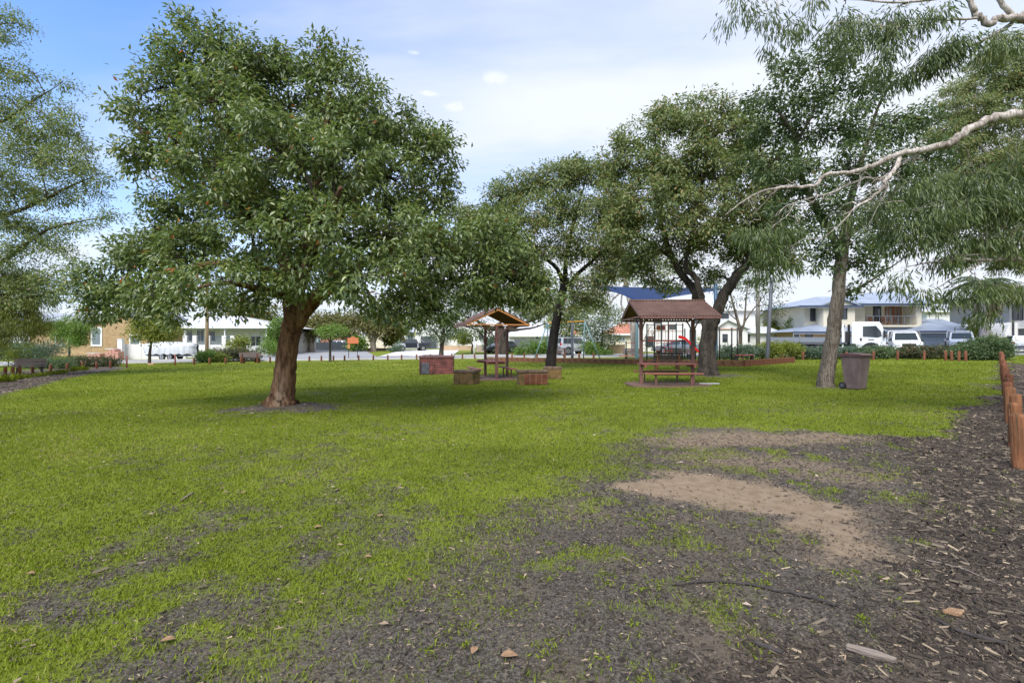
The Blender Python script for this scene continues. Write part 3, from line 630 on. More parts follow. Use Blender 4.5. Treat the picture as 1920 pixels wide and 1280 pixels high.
    # forked tree behind the roofed table
    tree('forked_tree', 'tall tree with dark trunk forked in two behind the corrugated roof shelter', 'tree', (1328, 703),
         [[(1328, 705, 0, .50), (1327, 690, 0, .40), (1326, 660, 0, .34), (1329, 630, 0, .32), (1333, 605, 0, .30), (1338, 590, 0, .26)],
          [(1333, 612, 0, .27), (1346, 580, 0, .24), (1362, 545, 0, .22), (1382, 515, 0, .20), (1405, 490, 0, .17), (1422, 460, 0, .14), (1432, 410, 0, .11), (1425, 350, 0, .08), (1415, 290, 0, .04)],
          [(1328, 615, 0, .22), (1313, 575, .2, .17), (1295, 535, .3, .155), (1272, 505, .3, .14), (1255, 470, .3, .12), (1240, 420, .2, .10), (1230, 360, 0, .07), (1225, 290, 0, .03)],
          [(1320, 590, .1, .15), (1315, 555, -.2, .13), (1303, 520, -.3, .11), (1285, 500, -.4, .09), (1300, 430, -.6, .07), (1320, 330, -.4, .05), (1330, 240, 0, .02)],
          [(1260, 485, .3, .08), (1220, 455, .3, .06), (1170, 430, .3, .04)], [(1405, 490, 0, .1), (1380, 430, .4, .07), (1350, 350, .6, .05), (1300, 260, .3, .02)]],
         [(1262, 200, 0, 42, 20), (1310, 200, 0, 38, 22), (1350, 205, 0, 38, 22), (1235, 235, 0, 50, 34), (1300, 245, -.3, 62, 36), (1370, 250, 0, 55, 42), (1410, 240, .3, 38, 40), (1170, 265, 0, 28, 24), (1185, 310, 0, 45, 40), (1250, 310, -.6, 65, 48), (1335, 310, -.6, 68, 48), (1405, 320, 0, 52, 48), (1165, 360, .3, 45, 38), (1225, 380, -1, 65, 46), (1310, 385, -1, 70, 48), (1390, 385, -.3, 60, 46), (1185, 430, 0, 48, 32), (1260, 440, -.6, 62, 34), (1345, 440, -.6, 62, 34), (1425, 430, 0, 48, 40), (1215, 480, .4, 45, 24), (1295, 480, .4, 48, 24), (1370, 475, .4, 34, 20), (1440, 480, .3, 34, 24), (1330, 520, .8, 40, 20), (1250, 530, .8, 40, 18), (1160, 420, .3, 40, 44), (1150, 300, .3, 26, 30), (1200, 500, .6, 44, 26), (1290, 345, .6, 70, 44), (1400, 470, .6, 50, 36), (1450, 400, .4, 44, 50), (1440, 330, .4, 40, 44), (1470, 480, .4, 36, 30)],
         'leaf_bronze', 'bark_dark', L=.165, Wd=.064, k=24, lpc=88, sig=.18, droop=.4, shell=2.4, sides=18, wob=.05, stemr=.05)
    # slender tree beside the bin
    tree('slender_tree', 'tall tree with smooth leaning grey brown trunk beside the wheelie bin', 'tree', (1546, 725),
         [[(1546, 727, 0, .27), (1548, 715, 0, .24), (1553, 685, 0, .215), (1560, 640, 0, .20), (1565, 600, 0, .19), (1572, 550, 0, .18), (1576, 500, 0, .165), (1584, 440, .1, .15), (1592, 380, .2, .13)],
          [(1577, 490, 0, .13), (1560, 440, .3, .11), (1530, 390, .4, .10), (1505, 340, .4, .09), (1493, 300, .4, .08), (1490, 255, .3, .06), (1460, 210, .2, .03)], [(1493, 270, .3, .05), (1520, 220, .2, .04), (1545, 170, .1, .02)],
          [(1590, 390, .2, .11), (1610, 320, .3, .09), (1630, 250, .4, .06), (1655, 180, .4, .03)], [(1580, 450, .1, .10), (1640, 400, .3, .08), (1700, 330, .5, .05), (1720, 270, .5, .02)],
          [(1571, 555, 0, .07), (1600, 545, .4, .05), (1650, 515, .8, .03), (1700, 480, 1, .015)]],
         [(1475, 135, 0, 45, 26), (1530, 115, 0, 48, 26), (1585, 110, 0, 42, 26), (1435, 185, 0, 42, 30), (1495, 185, -.2, 55, 36), (1565, 175, 0, 58, 38), (1635, 165, .4, 45, 36), (1430, 240, 0, 38, 34), (1490, 250, .4, 58, 36), (1570, 245, -.3, 60, 40), (1650, 235, .4, 55, 42), (1710, 225, .6, 42, 36), (1445, 305, .2, 45, 38), (1510, 320, -.2, 58, 42), (1590, 315, -.4, 60, 42), (1670, 315, .4, 58, 44), (1735, 300, .6, 42, 44), (1480, 380, .2, 52, 38), (1560, 390, -.3, 55, 38), (1640, 390, .3, 58, 40), (1715, 385, .6, 45, 38), (1510, 440, .2, 48, 30), (1590, 450, -.3, 50, 30), (1660, 450, .3, 45, 30), (1540, 490, .3, 38, 24), (1620, 495, 0, 42, 26), (1590, 540, 0, 24, 18)],
         'leaf_dark', 'bark_grey', L=.145, Wd=.06, k=25, lpc=76, sig=.155, droop=.4, shell=2.4, sides=18, stemr=.03, wob=.03)
    # pale limbed gum reaching in from the right
    D = 8.6
    tree('pale_gum_tree', 'gum tree with smooth white limbs and hanging narrow leaves above the bollard row', 'tree', (2330, 800),
         [[(2330, 800, 0, .36), (2320, 640, 0, .33), (2290, 480, 0, .30), (2250, 320, 0, .27), (2200, 160, 0, .22), (2150, 0, 0, .17), (2100, -160, 0, .08)],
          [(2255, 330, 0, .15), (2120, 215, 0, .11), (2000, 195, 0, .085), (1920, 210, 0, .078), (1870, 222, 0, .074), (1822, 240, 0, .07), (1785, 264, 0, .066), (1766, 273, 0, .062), (1727, 280, 0, .055), (1700, 286, 0, .05), (1667, 296, 0, .045), (1635, 312, 0, .042), (1600, 323, 0, .036), (1549, 328, 0, .032), (1526, 348, 0, .03), (1464, 351, 0, .024), (1408, 368, 0, .016), (1360, 404, 0, .006)],
          [(1690, 290, 0, .04), (1676, 318, -.1, .036), (1660, 340, -.15, .032), (1648, 360, -.2, .027), (1602, 391, -.3, .018), (1578, 418, -.3, .01), (1545, 445, -.3, .004)],
          [(1730, 279, 0, .03), (1715, 295, .1, .026), (1687, 308, .1, .024), (1661, 330, .1, .022), (1641, 338, .1, .02), (1628, 333, .1, .02), (1595, 344, .1, .016), (1556, 362, .1, .014), (1484, 382, .1, .008), (1452, 405, .1, .004)],
          [(1662, 330, 0, .016), (1662, 358, 0, .013), (1645, 390, 0, .008), (1628, 420, 0, .004)],
          [(1460, 352, 0, .01), (1440, 372, 0, .007), (1415, 398, 0, .003)], [(1522, 348, 0, .01), (1532, 366, 0, .008), (1520, 380, 0, .006), (1490, 390, 0, .003)], [(1408, 368, 0, .008), (1416, 390, 0, .005), (1426, 410, 0, .002)], [(1490, 380, 0, .008), (1478, 402, 0, .005), (1450, 424, 0, .002)],
          [(2150, 20, 0, .13), (2020, 30, 0, .09), (1950, 35, 0, .075), (1881, 34, 0, .06), (1858, 44, 0, .055), (1836, 32, 0, .05), (1822, 10, 0, .045), (1800, -20, 0, .03)], [(1905, 33, 0, .045), (1880, 10, 0, .04), (1855, -30, 0, .03)], [(1920, 25, .1, .045), (1870, 60, .1, .03), (1830, 82, .1, .015), (1800, 95, .1, .005)], [(1836, 34, 0, .022), (1760, 40, 0, .016), (1680, 50, .1, .01), (1600, 40, .2, .005)], [(1800, -10, 0, .025), (1700, 5, 0, .018), (1560, -5, .2, .012), (1440, -10, .3, .006)],
          [(2310, 560, 0, .09), (2100, 510, .3, .06), (1960, 490, .4, .045), (1895, 486, .5, .038), (1847, 488, .5, .032), (1800, 486, .5, .025), (1760, 490, .5, .016), (1700, 500, .5, .006)], [(1847, 488, .5, .018), (1790, 520, .5, .012), (1740, 550, .5, .005)], [(1960, 490, .4, .025), (1930, 540, .4, .014), (1880, 570, .4, .006)]],
         [(1390, 10, .3, 34, 16), (1440, 20, .3, 22, 20), (1460, 55, .3, 16, 18), (1520, 15, .2, 36, 16), (1560, 50, .2, 26, 18), (1620, 30, .2, 30, 20), (1680, 20, .1, 36, 18), (1600, 75, .2, 18, 12), (1680, 70, .1, 26, 20), (1740, 30, 0, 32, 22), (1800, 60, .1, 28, 22), (1760, 100, .2, 40, 22), (1700, 130, .4, 30, 16), (1650, 110, .4, 20, 14), (1880, 70, 0, 36, 24),
          (1400, 425, .2, 30, 18), (1450, 430, .3, 28, 16), (1500, 420, .3, 22, 14), (1420, 455, .2, 32, 12), (1560, 400, .3, 26, 14), (1640, 380, .3, 28, 18), (1690, 350, .4, 32, 24), (1750, 340, .4, 36, 26), (1720, 395, .3, 42, 26), (1790, 395, .4, 46, 30), (1860, 370, .4, 42, 34), (1905, 300, .4, 28, 40), (1760, 440, .5, 40, 20), (1840, 440, .5, 46, 24), (1900, 430, .4, 32, 32), (1690, 520, .5, 20, 14), (1730, 545, .5, 26, 12), (1790, 540, .5, 28, 14), (1840, 530, .5, 32, 16), (1895, 540, .4, 32, 22), (1860, 575, .5, 24, 10), (1700, 450, .4, 26, 14), (1470, 470, .3, 34, 14), (1440, 490, .3, 26, 14), (1680, 420, .5, 36, 24), (1830, 330, .5, 40, 30), (1890, 360, .5, 30, 40), (1780, 480, .5, 34, 16), (1660, 40, .4, 40, 20), (1580, 20, .4, 34, 16), (1750, 90, .4, 40, 26), (2000, 380, 0, 60, 60), (2040, 120, 0, 70, 60), (2060, 540, .3, 70, 40), (2150, -80, 0, 120, 80)],
         'leaf_gum', 'bark_pale', L=.15, Wd=.022, k=85, lpc=64, sig=.15, droop=1.0, strand=.3, depth=D, stemr=.012, twigr=.0045, sides=12, wob=.03, shell=2.0, jit=.3, bare=(130, 1340, 1800))
    # big gum behind, far right
    tree('background_gum_tree', 'big bronze green gum tree behind the glossy end shrub of the right hedge', 'tree', (1965, 668),
         [[(1965, 668, 0, .5), (1960, 580, 0, .42), (1950, 480, 0, .36), (1940, 380, 0, .3), (1930, 280, 0, .2), (1920, 180, 0, .1)], [(1950, 480, 0, .2), (1890, 430, 0, .15), (1830, 400, 0, .1), (1760, 380, 0, .05)], [(1940, 380, 0, .18), (1880, 320, 0, .12), (1820, 250, 0, .08), (1790, 200, 0, .03)]],
         [(1890, 90, 0, 40, 32), (1850, 140, 0, 48, 36), (1910, 160, 0, 45, 45), (1800, 190, 0, 50, 34), (1860, 220, 0, 58, 42), (1780, 260, 0, 45, 40), (1840, 300, 0, 58, 42), (1910, 300, 0, 50, 50), (1760, 340, 0, 45, 36), (1830, 380, 0, 60, 36), (1900, 400, 0, 55, 42), (1770, 420, 0, 48, 30), (1850, 460, 0, 50, 26), (1910, 490, 0, 40, 28), (1800, 480, 0, 30, 18), (1880, 540, 0, 34, 18), (2000, 250, 0, 80, 120)],
         'leaf_bronze', 'bark_pale', L=.22, Wd=.07, k=20, lpc=95, sig=.34, droop=.5, strand=.3, shell=2.2)
    # pale limbed gums beyond the playground
    tree('far_pale_gum', 'thin crowned gum with pale bare limbs rising beyond the swing set', 'tree', (1190, 668),
         [[(1190, 668, 0, .3), (1186, 600, 0, .26), (1178, 550, 0, .22), (1168, 510, 0, .18), (1160, 460, 0, .1), (1150, 420, 0, .05)], [(1184, 580, 0, .12), (1200, 545, 0, .1), (1225, 540, 0, .08), (1260, 530, 0, .04)], [(1175, 540, 0, .1), (1150, 560, 0, .08), (1130, 590, 0, .04)], [(1186, 600, 0, .1), (1165, 570, 0, .08), (1180, 500, 0, .06), (1205, 460, 0, .03)]],
         [(1150, 470, 0, 40, 24), (1200, 460, 0, 40, 24), (1240, 490, 0, 38, 24), (1130, 510, 0, 32, 24), (1180, 520, 0, 36, 20), (1230, 540, 0, 30, 16), (1115, 560, 0, 30, 22), (1150, 590, 0, 20, 12), (1270, 500, 0, 30, 24)],
         'leaf_olive', 'bark_pale', L=.26, Wd=.09, k=4.0, lpc=90, sig=.5, droop=.5, shell=1.8)
    tree('young_gum', 'young many stemmed gum with bare smooth trunks behind the silver hedge', 'tree', (1388, 672),
         [[(1388, 672, 0, .17), (1388, 645, 0, .15), (1388, 620, 0, .13), (1380, 590, 0, .10), (1372, 560, 0, .07), (1362, 520, 0, .04)], [(1388, 630, 0, .11), (1396, 600, 0, .09), (1398, 570, 0, .07), (1402, 530, 0, .04)], [(1390, 615, 0, .08), (1405, 590, 0, .06), (1425, 565, 0, .03)], [(1382, 600, 0, .05), (1370, 590, 0, .035), (1360, 575, 0, .02)]],
         [(1365, 535, 0, 28, 14), (1400, 530, 0, 28, 14), (1430, 550, 0, 26, 14), (1420, 520, 0, 28, 18), (1450, 540, 0, 22, 14), (1370, 570, 0, 16, 8), (1455, 580, 0, 18, 9)],
         'leaf_dark', 'bark_grey', L=.22, Wd=.08, k=7, lpc=70, sig=.4, droop=.5, sides=8)
    # spreading fig behind the open sided shelter
    tree('fig_tree', 'spreading fig tree with stout grey trunk behind the shelter with orange barge boards', 'tree', (942, 664),
         [[(942, 664, 0, .8), (940, 640, 0, .62), (938, 622, 0, .55), (932, 606, 0, .4)], [(940, 625, 0, .35), (955, 618, 0, .3), (975, 608, 0, .2), (1000, 600, 0, .13), (1025, 590, 0, .07)], [(936, 620, 0, .3), (915, 612, 0, .22), (890, 600, 0, .15), (865, 590, 0, .06)], [(945, 620, 0, .3), (970, 618, -.5, .15), (1000, 614, -.5, .1), (1030, 604, -.5, .05)]],
         [(870, 575, 0, 40, 22), (910, 565, 0, 42, 24), (960, 570, 0, 42, 20), (1010, 575, 0, 36, 18), (900, 610, 0, 22, 18), (882, 620, 0, 18, 16), (985, 590, 0, 30, 10), (845, 600, 0, 26, 16), (860, 560, 0, 34, 20)],
         'leaf_dark', 'bark_dark', L=.34, Wd=.14, k=3.4, lpc=80, sig=.6, droop=.5, sides=14, wob=.07)
    tree('verge_tree', 'small grey trunked tree on the verge behind the brick barbecue', 'tree', (827, 673),
         [[(827, 673, 0, .26), (828, 655, 0, .2), (830, 635, 0, .18), (832, 618, 0, .13)], [(829, 640, 0, .1), (815, 622, 0, .07), (805, 612, 0, .03)], [(830, 635, 0, .1), (845, 615, 0, .06)]],
         [(832, 605, 0, 26, 16), (812, 618, 0, 18, 13), (848, 615, 0, 18, 14), (825, 630, 0, 20, 9), (838, 590, 0, 24, 14)], 'leaf_dark', 'bark_dark', L=.2, Wd=.09, k=15, lpc=60, sig=.35, sides=8)
    # small street trees on the left
    def small(px, py, cx, cy, rx, rz, lab, leaf, k=9, L=.16, lean=0, group='small trees along the street', n=9):
        bl = []
        for i in range(n):
            a = 2*math.pi*i/n; bl.append((cx+math.cos(a)*rx*.55*random.uniform(.8, 1.15), cy+math.sin(a)*rz*.5*random.uniform(.8, 1.1), random.uniform(-.8, .8), rx*.48, rz*.46))
        bl.append((cx, cy, -.4, rx*.55, rz*.55))
        tree('street_tree', lab, 'tree', (px, py), [[(px, py, 0, .13), (px+lean*.3, (py*2+cy)/3, 0, .10), (px+lean, (py+2*cy)/3+3, 0, .08), (cx, cy, 0, .03)], [(px+lean*.7, (py+cy*1.6)/2.6, 0, .06), (cx-rx*.5, cy+rz*.2, 0, .02)], [(px+lean*.7, (py+cy*1.6)/2.6, 0, .06), (cx+rx*.5, cy+rz*.2, 0, .02)]], bl,
             leaf, 'bark_dark', L=L, Wd=L*.5, k=k*2.2, lpc=55, sig=.26, droop=.3, sides=8, group=group, wob=0, twigr=.01)
    small(130, 672, 135, 622, 44, 32, 'round bright green street tree in front of the tan brick house window', 'leaf_bright')
    small(280, 683, 290, 615, 56, 30, 'wide leafy street tree beside the tarpaulin covered boat', 'leaf_yellow', lean=4)
    small(467, 662, 465, 614, 40, 28, 'rounded green tree behind the slatted bench and clipped hedge', 'leaf_bright')
    small(619, 678, 622, 620, 29, 11, 'slim young tree with flat umbrella crown next to the orange sign', 'leaf_bright', k=16, L=.13)
    small(885, 662, 868, 632, 20, 12, 'small lime green garden tree by the tan boundary wall', 'leaf_yellow', k=5, L=.25)
    # paperbark row across the side street
    for px, cx, w, lab in ((584, 588, 42, 'paperbark with single pale trunk at the end of the dark fence'), (660, 650, 52, 'twin stemmed paperbark between dark fence and orange sign'), (700, 715, 44, 'bronze paperbark crown in front of the small cream house')):
        tree('paperbark_tree', lab, 'tree', (px, 656), [[(px, 658, 0, .55), (px, 645, 0, .42), (px+1, 634, 0, .4), (px+4, 620, 0, .25)], [(px-1, 645, 0, .3), (px-9, 628, 0, .25), (px-14, 615, 0, .12)], [(px+2, 640, 0, .3), (px+12, 622, 0, .2)]],
             [(cx-w*.5, 612, 0, w*.5, 15), (cx, 604, 0, w*.6, 16), (cx+w*.5, 608, 0, w*.5, 16), (cx, 620, -.5, w*.7, 10), (cx-w*.4, 600, 1, w*.5, 11), (cx+w*.4, 598, 1, w*.5, 12)],
             'leaf_brown', 'bark_paper', L=.5, Wd=.2, k=3.2, lpc=80, sig=.7, droop=.3, depth=76, sides=10, group='paperbark trees across the side street')
    tree('brown_tree', 'dull bronze tree towering behind the white picketed garden', 'tree', (470, 668),
         [[(470, 668, 0, .4), (470, 640, 0, .35), (472, 610, 0, .25), (475, 580, 0, .1)]], [(440, 590, 0, 26, 18), (475, 575, 0, 30, 18), (505, 595, 0, 24, 18), (480, 605, 0, 30, 18), (450, 615, 0, 26, 14), (510, 620, 0, 18, 14)],
         'leaf_brown', 'bark_dark', L=.45, Wd=.2, k=4, lpc=70, sig=.6, depth=72, sides=8)
    tree('garden_tree', 'dense dark green tree beyond the right leg of the swing set', 'tree', (1128, 668),
         [[(1128, 668, 0, .2), (1128, 650, 0, .15), (1130, 620, 0, .08)]], [(1120, 605, 0, 24, 18), (1145, 600, 0, 22, 18), (1110, 630, 0, 22, 18), (1140, 630, 0, 26, 22), (1125, 650, 0, 24, 14), (1100, 610, 0, 18, 18)],
         'leaf_dark', 'bark_dark', L=.26, Wd=.11, k=7, lpc=60, sig=.4, depth=53, sides=8)
    tree('background_tree', 'hazy olive tree canopy showing between the black and forked trunks', 'tree', (1060, 660),
         [[(1060, 660, 0, .3), (1065, 630, 0, .25), (1075, 590, 0, .1)]], [(1040, 600, 0, 30, 16), (1080, 590, 0, 30, 18), (1100, 570, 0, 34, 22), (1060, 620, 0, 30, 12), (1090, 615, 0, 22, 12)], 'leaf_olive', 'bark_dark', L=.4, Wd=.17, k=4, lpc=70, sig=.55, depth=68, sides=8)
trees()

# ------------------------------------------------------------------ shrubs and hedges
def shrub(name, label, cat, Y, blobs, leaf, L=.12, Wd=.06, k=30, lpc=50, sig=.16, group=None, droop=0., bright=0, shell=3.5, stem=True, **kw):
    cx = sum(b[0] for b in blobs)/len(blobs); x = (cx-960)/F*Y; z = gz(x, Y)
    py = YH+(HC-z)/Y*F
    st = []
    for b in blobs: st.append([(b[0], YH+(HC-gz((b[0]-960)/F*(Y+b[2]), Y+b[2]))/(Y+b[2])*F+1, b[2], .03), (b[0]+random.uniform(-3, 3), b[1], b[2], .02)])
    st[0][0] = (cx, py, 0, .03)
    return tree(name, label, cat, (cx, py), st, blobs, leaf, 'bark_dark', L=L, Wd=Wd, k=k, lpc=lpc, sig=sig, droop=droop, depth=Y, group=group, fill=5.0, sides=5, wob=0, stemr=.012, twigr=.005, crown_name='foliage', bright=bright, shell=shell, stems=True, **kw)
def row(x0, x1, yc, rz, n, rx=None, dy=0, jx=.3):
    out = []
    for i in range(n):
        t = (i+.5)/n; w = rx or (x1-x0)/n*.75
        out.append((x0+(x1-x0)*t+random.uniform(-jx, jx)*w, yc+random.uniform(-.12, .12)*rz, dy+random.uniform(-.4, .4), w*random.uniform(.9, 1.15), rz*random.uniform(.9, 1.1), 1.2))
    return out
def shrubs():
    HG = 'shrubs of the hedge behind the lawn'
    shrub('hedge_shrub', 'silvery green hedge section behind the pull up bar', 'hedge', 34, row(1345, 1425, 660, 10, 6), 'leaf_silver', L=.13, k=24, lpc=50)
    shrub('hedge_shrub', 'taller yellow green mounded hedge section behind the leaning blue pole', 'hedge', 34.5, row(1415, 1500, 656, 13, 6), 'leaf_yellow', L=.13, k=24, lpc=50)
    shrub('hedge_shrub', 'dark blue green hedge section behind the slender leaning tree', 'hedge', 34.5, row(1490, 1645, 661, 10, 11), 'leaf_silver', L=.12, k=24, lpc=50, bright=-.22)
    shrub('hedge_shrub', 'dark green hedge section in front of the white truck and ute', 'hedge', 34, row(1600, 1715, 662, 10, 8), 'leaf_hedge', L=.12, k=24, lpc=50, bright=.12)
    shrub('hedge_shrub', 'hedge section with coppery new tips behind the group of four bollards', 'hedge', 33, row(1700, 1815, 661, 11, 8), 'leaf_redtip', L=.12, k=24, lpc=50)
    shrub('hedge_shrub', 'large round glossy dark shrub ending the right hedge', 'hedge', 31, [(1835, 655, 0, 30, 18, 1.3), (1855, 652, -.3, 28, 20, 1.3), (1815, 660, 0, 24, 15, 1.3), (1870, 662, 0, 16, 13, 1.2), (1845, 664, -.5, 30, 12, 1.2)], 'leaf_hedge', L=.13, k=26, lpc=55, bright=.05)
    # centre hedge round the slatted bench
    shrub('hedge_shrub', 'clipped round green shrub left of the slatted bench', 'hedge', 42.5, [(386, 668, 0, 15, 11), (380, 671, 0, 11, 8), (395, 671, -.2, 13, 8)], 'leaf_bright', L=.13, k=20, lpc=60, bright=-.25)
    shrub('hedge_shrub', 'low clipped shrub between two bollards beside the slatted bench', 'hedge', 42.5, [(410, 671, 0, 13, 8), (400, 672, 0, 11, 7), (419, 673, 0, 8, 6)], 'leaf_yellow', L=.13, k=20, lpc=60, bright=-.3)
    shrub('hedge_shrub', 'long low hedge with rusty tips directly behind the slatted bench', 'hedge', 44, row(395, 487, 664, 9, 6), 'leaf_redtip', L=.15, k=16, lpc=55)
    # left hedge
    shrub('hedge_shrub', 'dark low hedge behind the black framed park bench', 'hedge', 34.5, row(48, 135, 684, 10, 6), 'leaf_hedge', L=.13, k=24, lpc=50, bright=.1)
    shrub('hedge_shrub', 'low hedge with rusty tips ending at the pink steel post', 'hedge', 36.5, row(130, 216, 679, 9, 6), 'leaf_redtip', L=.13, k=22, lpc=50)
    shrub('grevillea_bush', 'loose feathery grey green bushes below the weeping tree', 'bush', 39, row(-30, 100, 660, 14, 7), 'leaf_silver', L=.2, Wd=.04, k=12, lpc=60, sig=.3, droop=-.4, bright=-.1)
    shrub('grevillea_bush', 'rounded olive yellow bush in the left garden', 'bush', 38.5, [(48, 662, 0, 20, 13), (38, 668, 0, 16, 10), (58, 668, 0, 16, 10)], 'leaf_yellow', L=.16, Wd=.03, k=18, lpc=60, sig=.2, droop=-.4, bright=-.1)
    # garden plants across the street
    shrub('garden_bush', 'lime green bush in front of the white balustrade wall', 'bush', 55, [(445, 648, 0, 13, 12), (455, 640, 0, 9, 8), (436, 655, 0, 8, 6)], 'leaf_yellow', L=.25, Wd=.12, k=6, lpc=55, sig=.35)
    shrub('garden_bush', 'yellow green bush beside the white picket fence', 'bush', 56, [(505, 650, 0, 12, 9), (515, 655, 0, 8, 6), (495, 655, 0, 7, 5)], 'leaf_bright', L=.25, Wd=.12, k=6, lpc=55, sig=.35)
    shrub('garden_bush', 'tall green bush against the left side of the big trunk', 'bush', 62, [(518, 622, 0, 12, 18), (524, 610, 0, 10, 12), (512, 640, 0, 10, 10)], 'leaf_bright', L=.3, Wd=.14, k=4, lpc=60, sig=.4, bright=-.1)
    shrub('garden_bush', 'broad leafed bright bush behind the orange sign', 'bush', 74, [(672, 642, 0, 10, 9), (662, 646, 0, 6, 6), (678, 648, 0, 6, 5)], 'leaf_bright', L=.5, Wd=.2, k=3, lpc=60, sig=.4)
    shrub('garden_bush', 'low silvery bush at the front of the black pickup', 'bush', 70, [(740, 655, 0, 9, 5), (748, 650, 0, 5, 5)], 'leaf_silver', L=.3, Wd=.12, k=6, lpc=50, sig=.3)
    shrub('garden_bush', 'spiky pale bush beside the parked dark hatchback', 'bush', 64, [(928, 642, 0, 9, 9), (915, 646, 0, 7, 6)], 'leaf_silver', L=.5, Wd=.08, k=4, lpc=55, sig=.3, droop=-.8)
    shrub('garden_bush', 'flowering bank of loose green shrubs left of the swing set', 'bush', 52, [(990, 656, 0, 16, 10), (1005, 652, 0, 14, 12), (975, 662, 0, 14, 6), (1020, 656, 0, 12, 10)], 'leaf_bright', L=.22, Wd=.09, k=7, lpc=55, sig=.3, bright=-.1)
    shrub('garden_bush', 'rounded mid green shrub beside the silver four wheel drive', 'bush', 53.5, [(1026, 648, 0, 12, 13), (1018, 656, 0, 10, 9)], 'leaf_bright', L=.22, Wd=.1, k=8, lpc=55, sig=.3, bright=-.25)
    shrub('garden_bush', 'fresh green low bush in front of the silver four wheel drive', 'bush', 50, [(1105, 650, 0, 11, 9), (1112, 655, 0, 9, 6)], 'leaf_bright', L=.2, Wd=.1, k=8, lpc=55, sig=.3)
    shrub('garden_bush', 'strip of low ground shrubs at the foot of the pale block wall', 'bush', 49, row(1105, 1150, 664, 5, 4), 'leaf_bright', L=.2, Wd=.08, k=8, lpc=50, sig=.25, bright=-.1)
    shrub('garden_bush', 'tall clipped yellow green hedge left of the cream two storey house', 'hedge', 60, row(1442, 1492, 620, 15, 4)+row(1442, 1485, 634, 10, 4), 'leaf_yellow', L=.3, Wd=.13, k=4, lpc=60, sig=.35, bright=-.15)
    shrub('garden_bush', 'bright green bush against the cream two storey house', 'bush', 57, [(1490, 612, 0, 14, 10), (1500, 604, 0, 10, 9), (1496, 625, 0, 12, 9)], 'leaf_bright', L=.3, Wd=.13, k=4, lpc=60, sig=.35)
    shrub('cypress_hedge', 'dense dark conifer screen left of the modern white house', 'hedge', 58, [(1878, 600, 0, 14, 24), (1880, 575, 0, 12, 22), (1870, 622, 0, 14, 14), (1884, 620, 0, 10, 18)], 'leaf_hedge', L=.3, Wd=.12, k=5, lpc=70, sig=.35, bright=.05)
    shrub('garden_bush', 'light green shrub beside the palm trunk', 'bush', 50, [(1835, 625, 0, 12, 12), (1828, 612, 0, 10, 10), (1822, 632, 0, 9, 8)], 'leaf_yellow', L=.25, Wd=.1, k=6, lpc=55, sig=.35)
    shrub('garden_bush', 'thin airy shrub on the lawn side of the white house behind the playground', 'bush', 50, [(1325, 652, 0, 12, 10), (1316, 640, 0, 8, 8)], 'leaf_yellow', L=.2, Wd=.1, k=6, lpc=50, sig=.3)
    # tufts of strappy grass in the left bed and a few weeds
    for i, (px, py, s) in enumerate(((3, 716, 1.2), (14, 716, 1.3), (34, 711, 1.1), (52, 709, .8), (75, 706, .9), (92, 703, .9), (110, 701, 1.0), (118, 699, .8), (138, 696, 1.0), (150, 694, 1.2), (160, 694, .8))):
        b = G(px, py); n = 90
        C = np.tile(np.zeros(3), (n, 1))+RNG.normal(size=(n, 3))*np.array([.12, .12, 0])*s; D = RNG.normal(size=(n, 3))*.45+np.array([0, 0, 1])
        o = leaves('grass_tuft', C, D, RNG.uniform(.2, .36, n)*s, .02, 'grass_blade', None, RNG.random(n)*.9, .25)
        o.location = b; tag(o, 'small strappy grass tuft in the mulched bed beside the lawn edge', 'grass tuft', 'strappy grass tufts in the mulch bed')
shrubs()

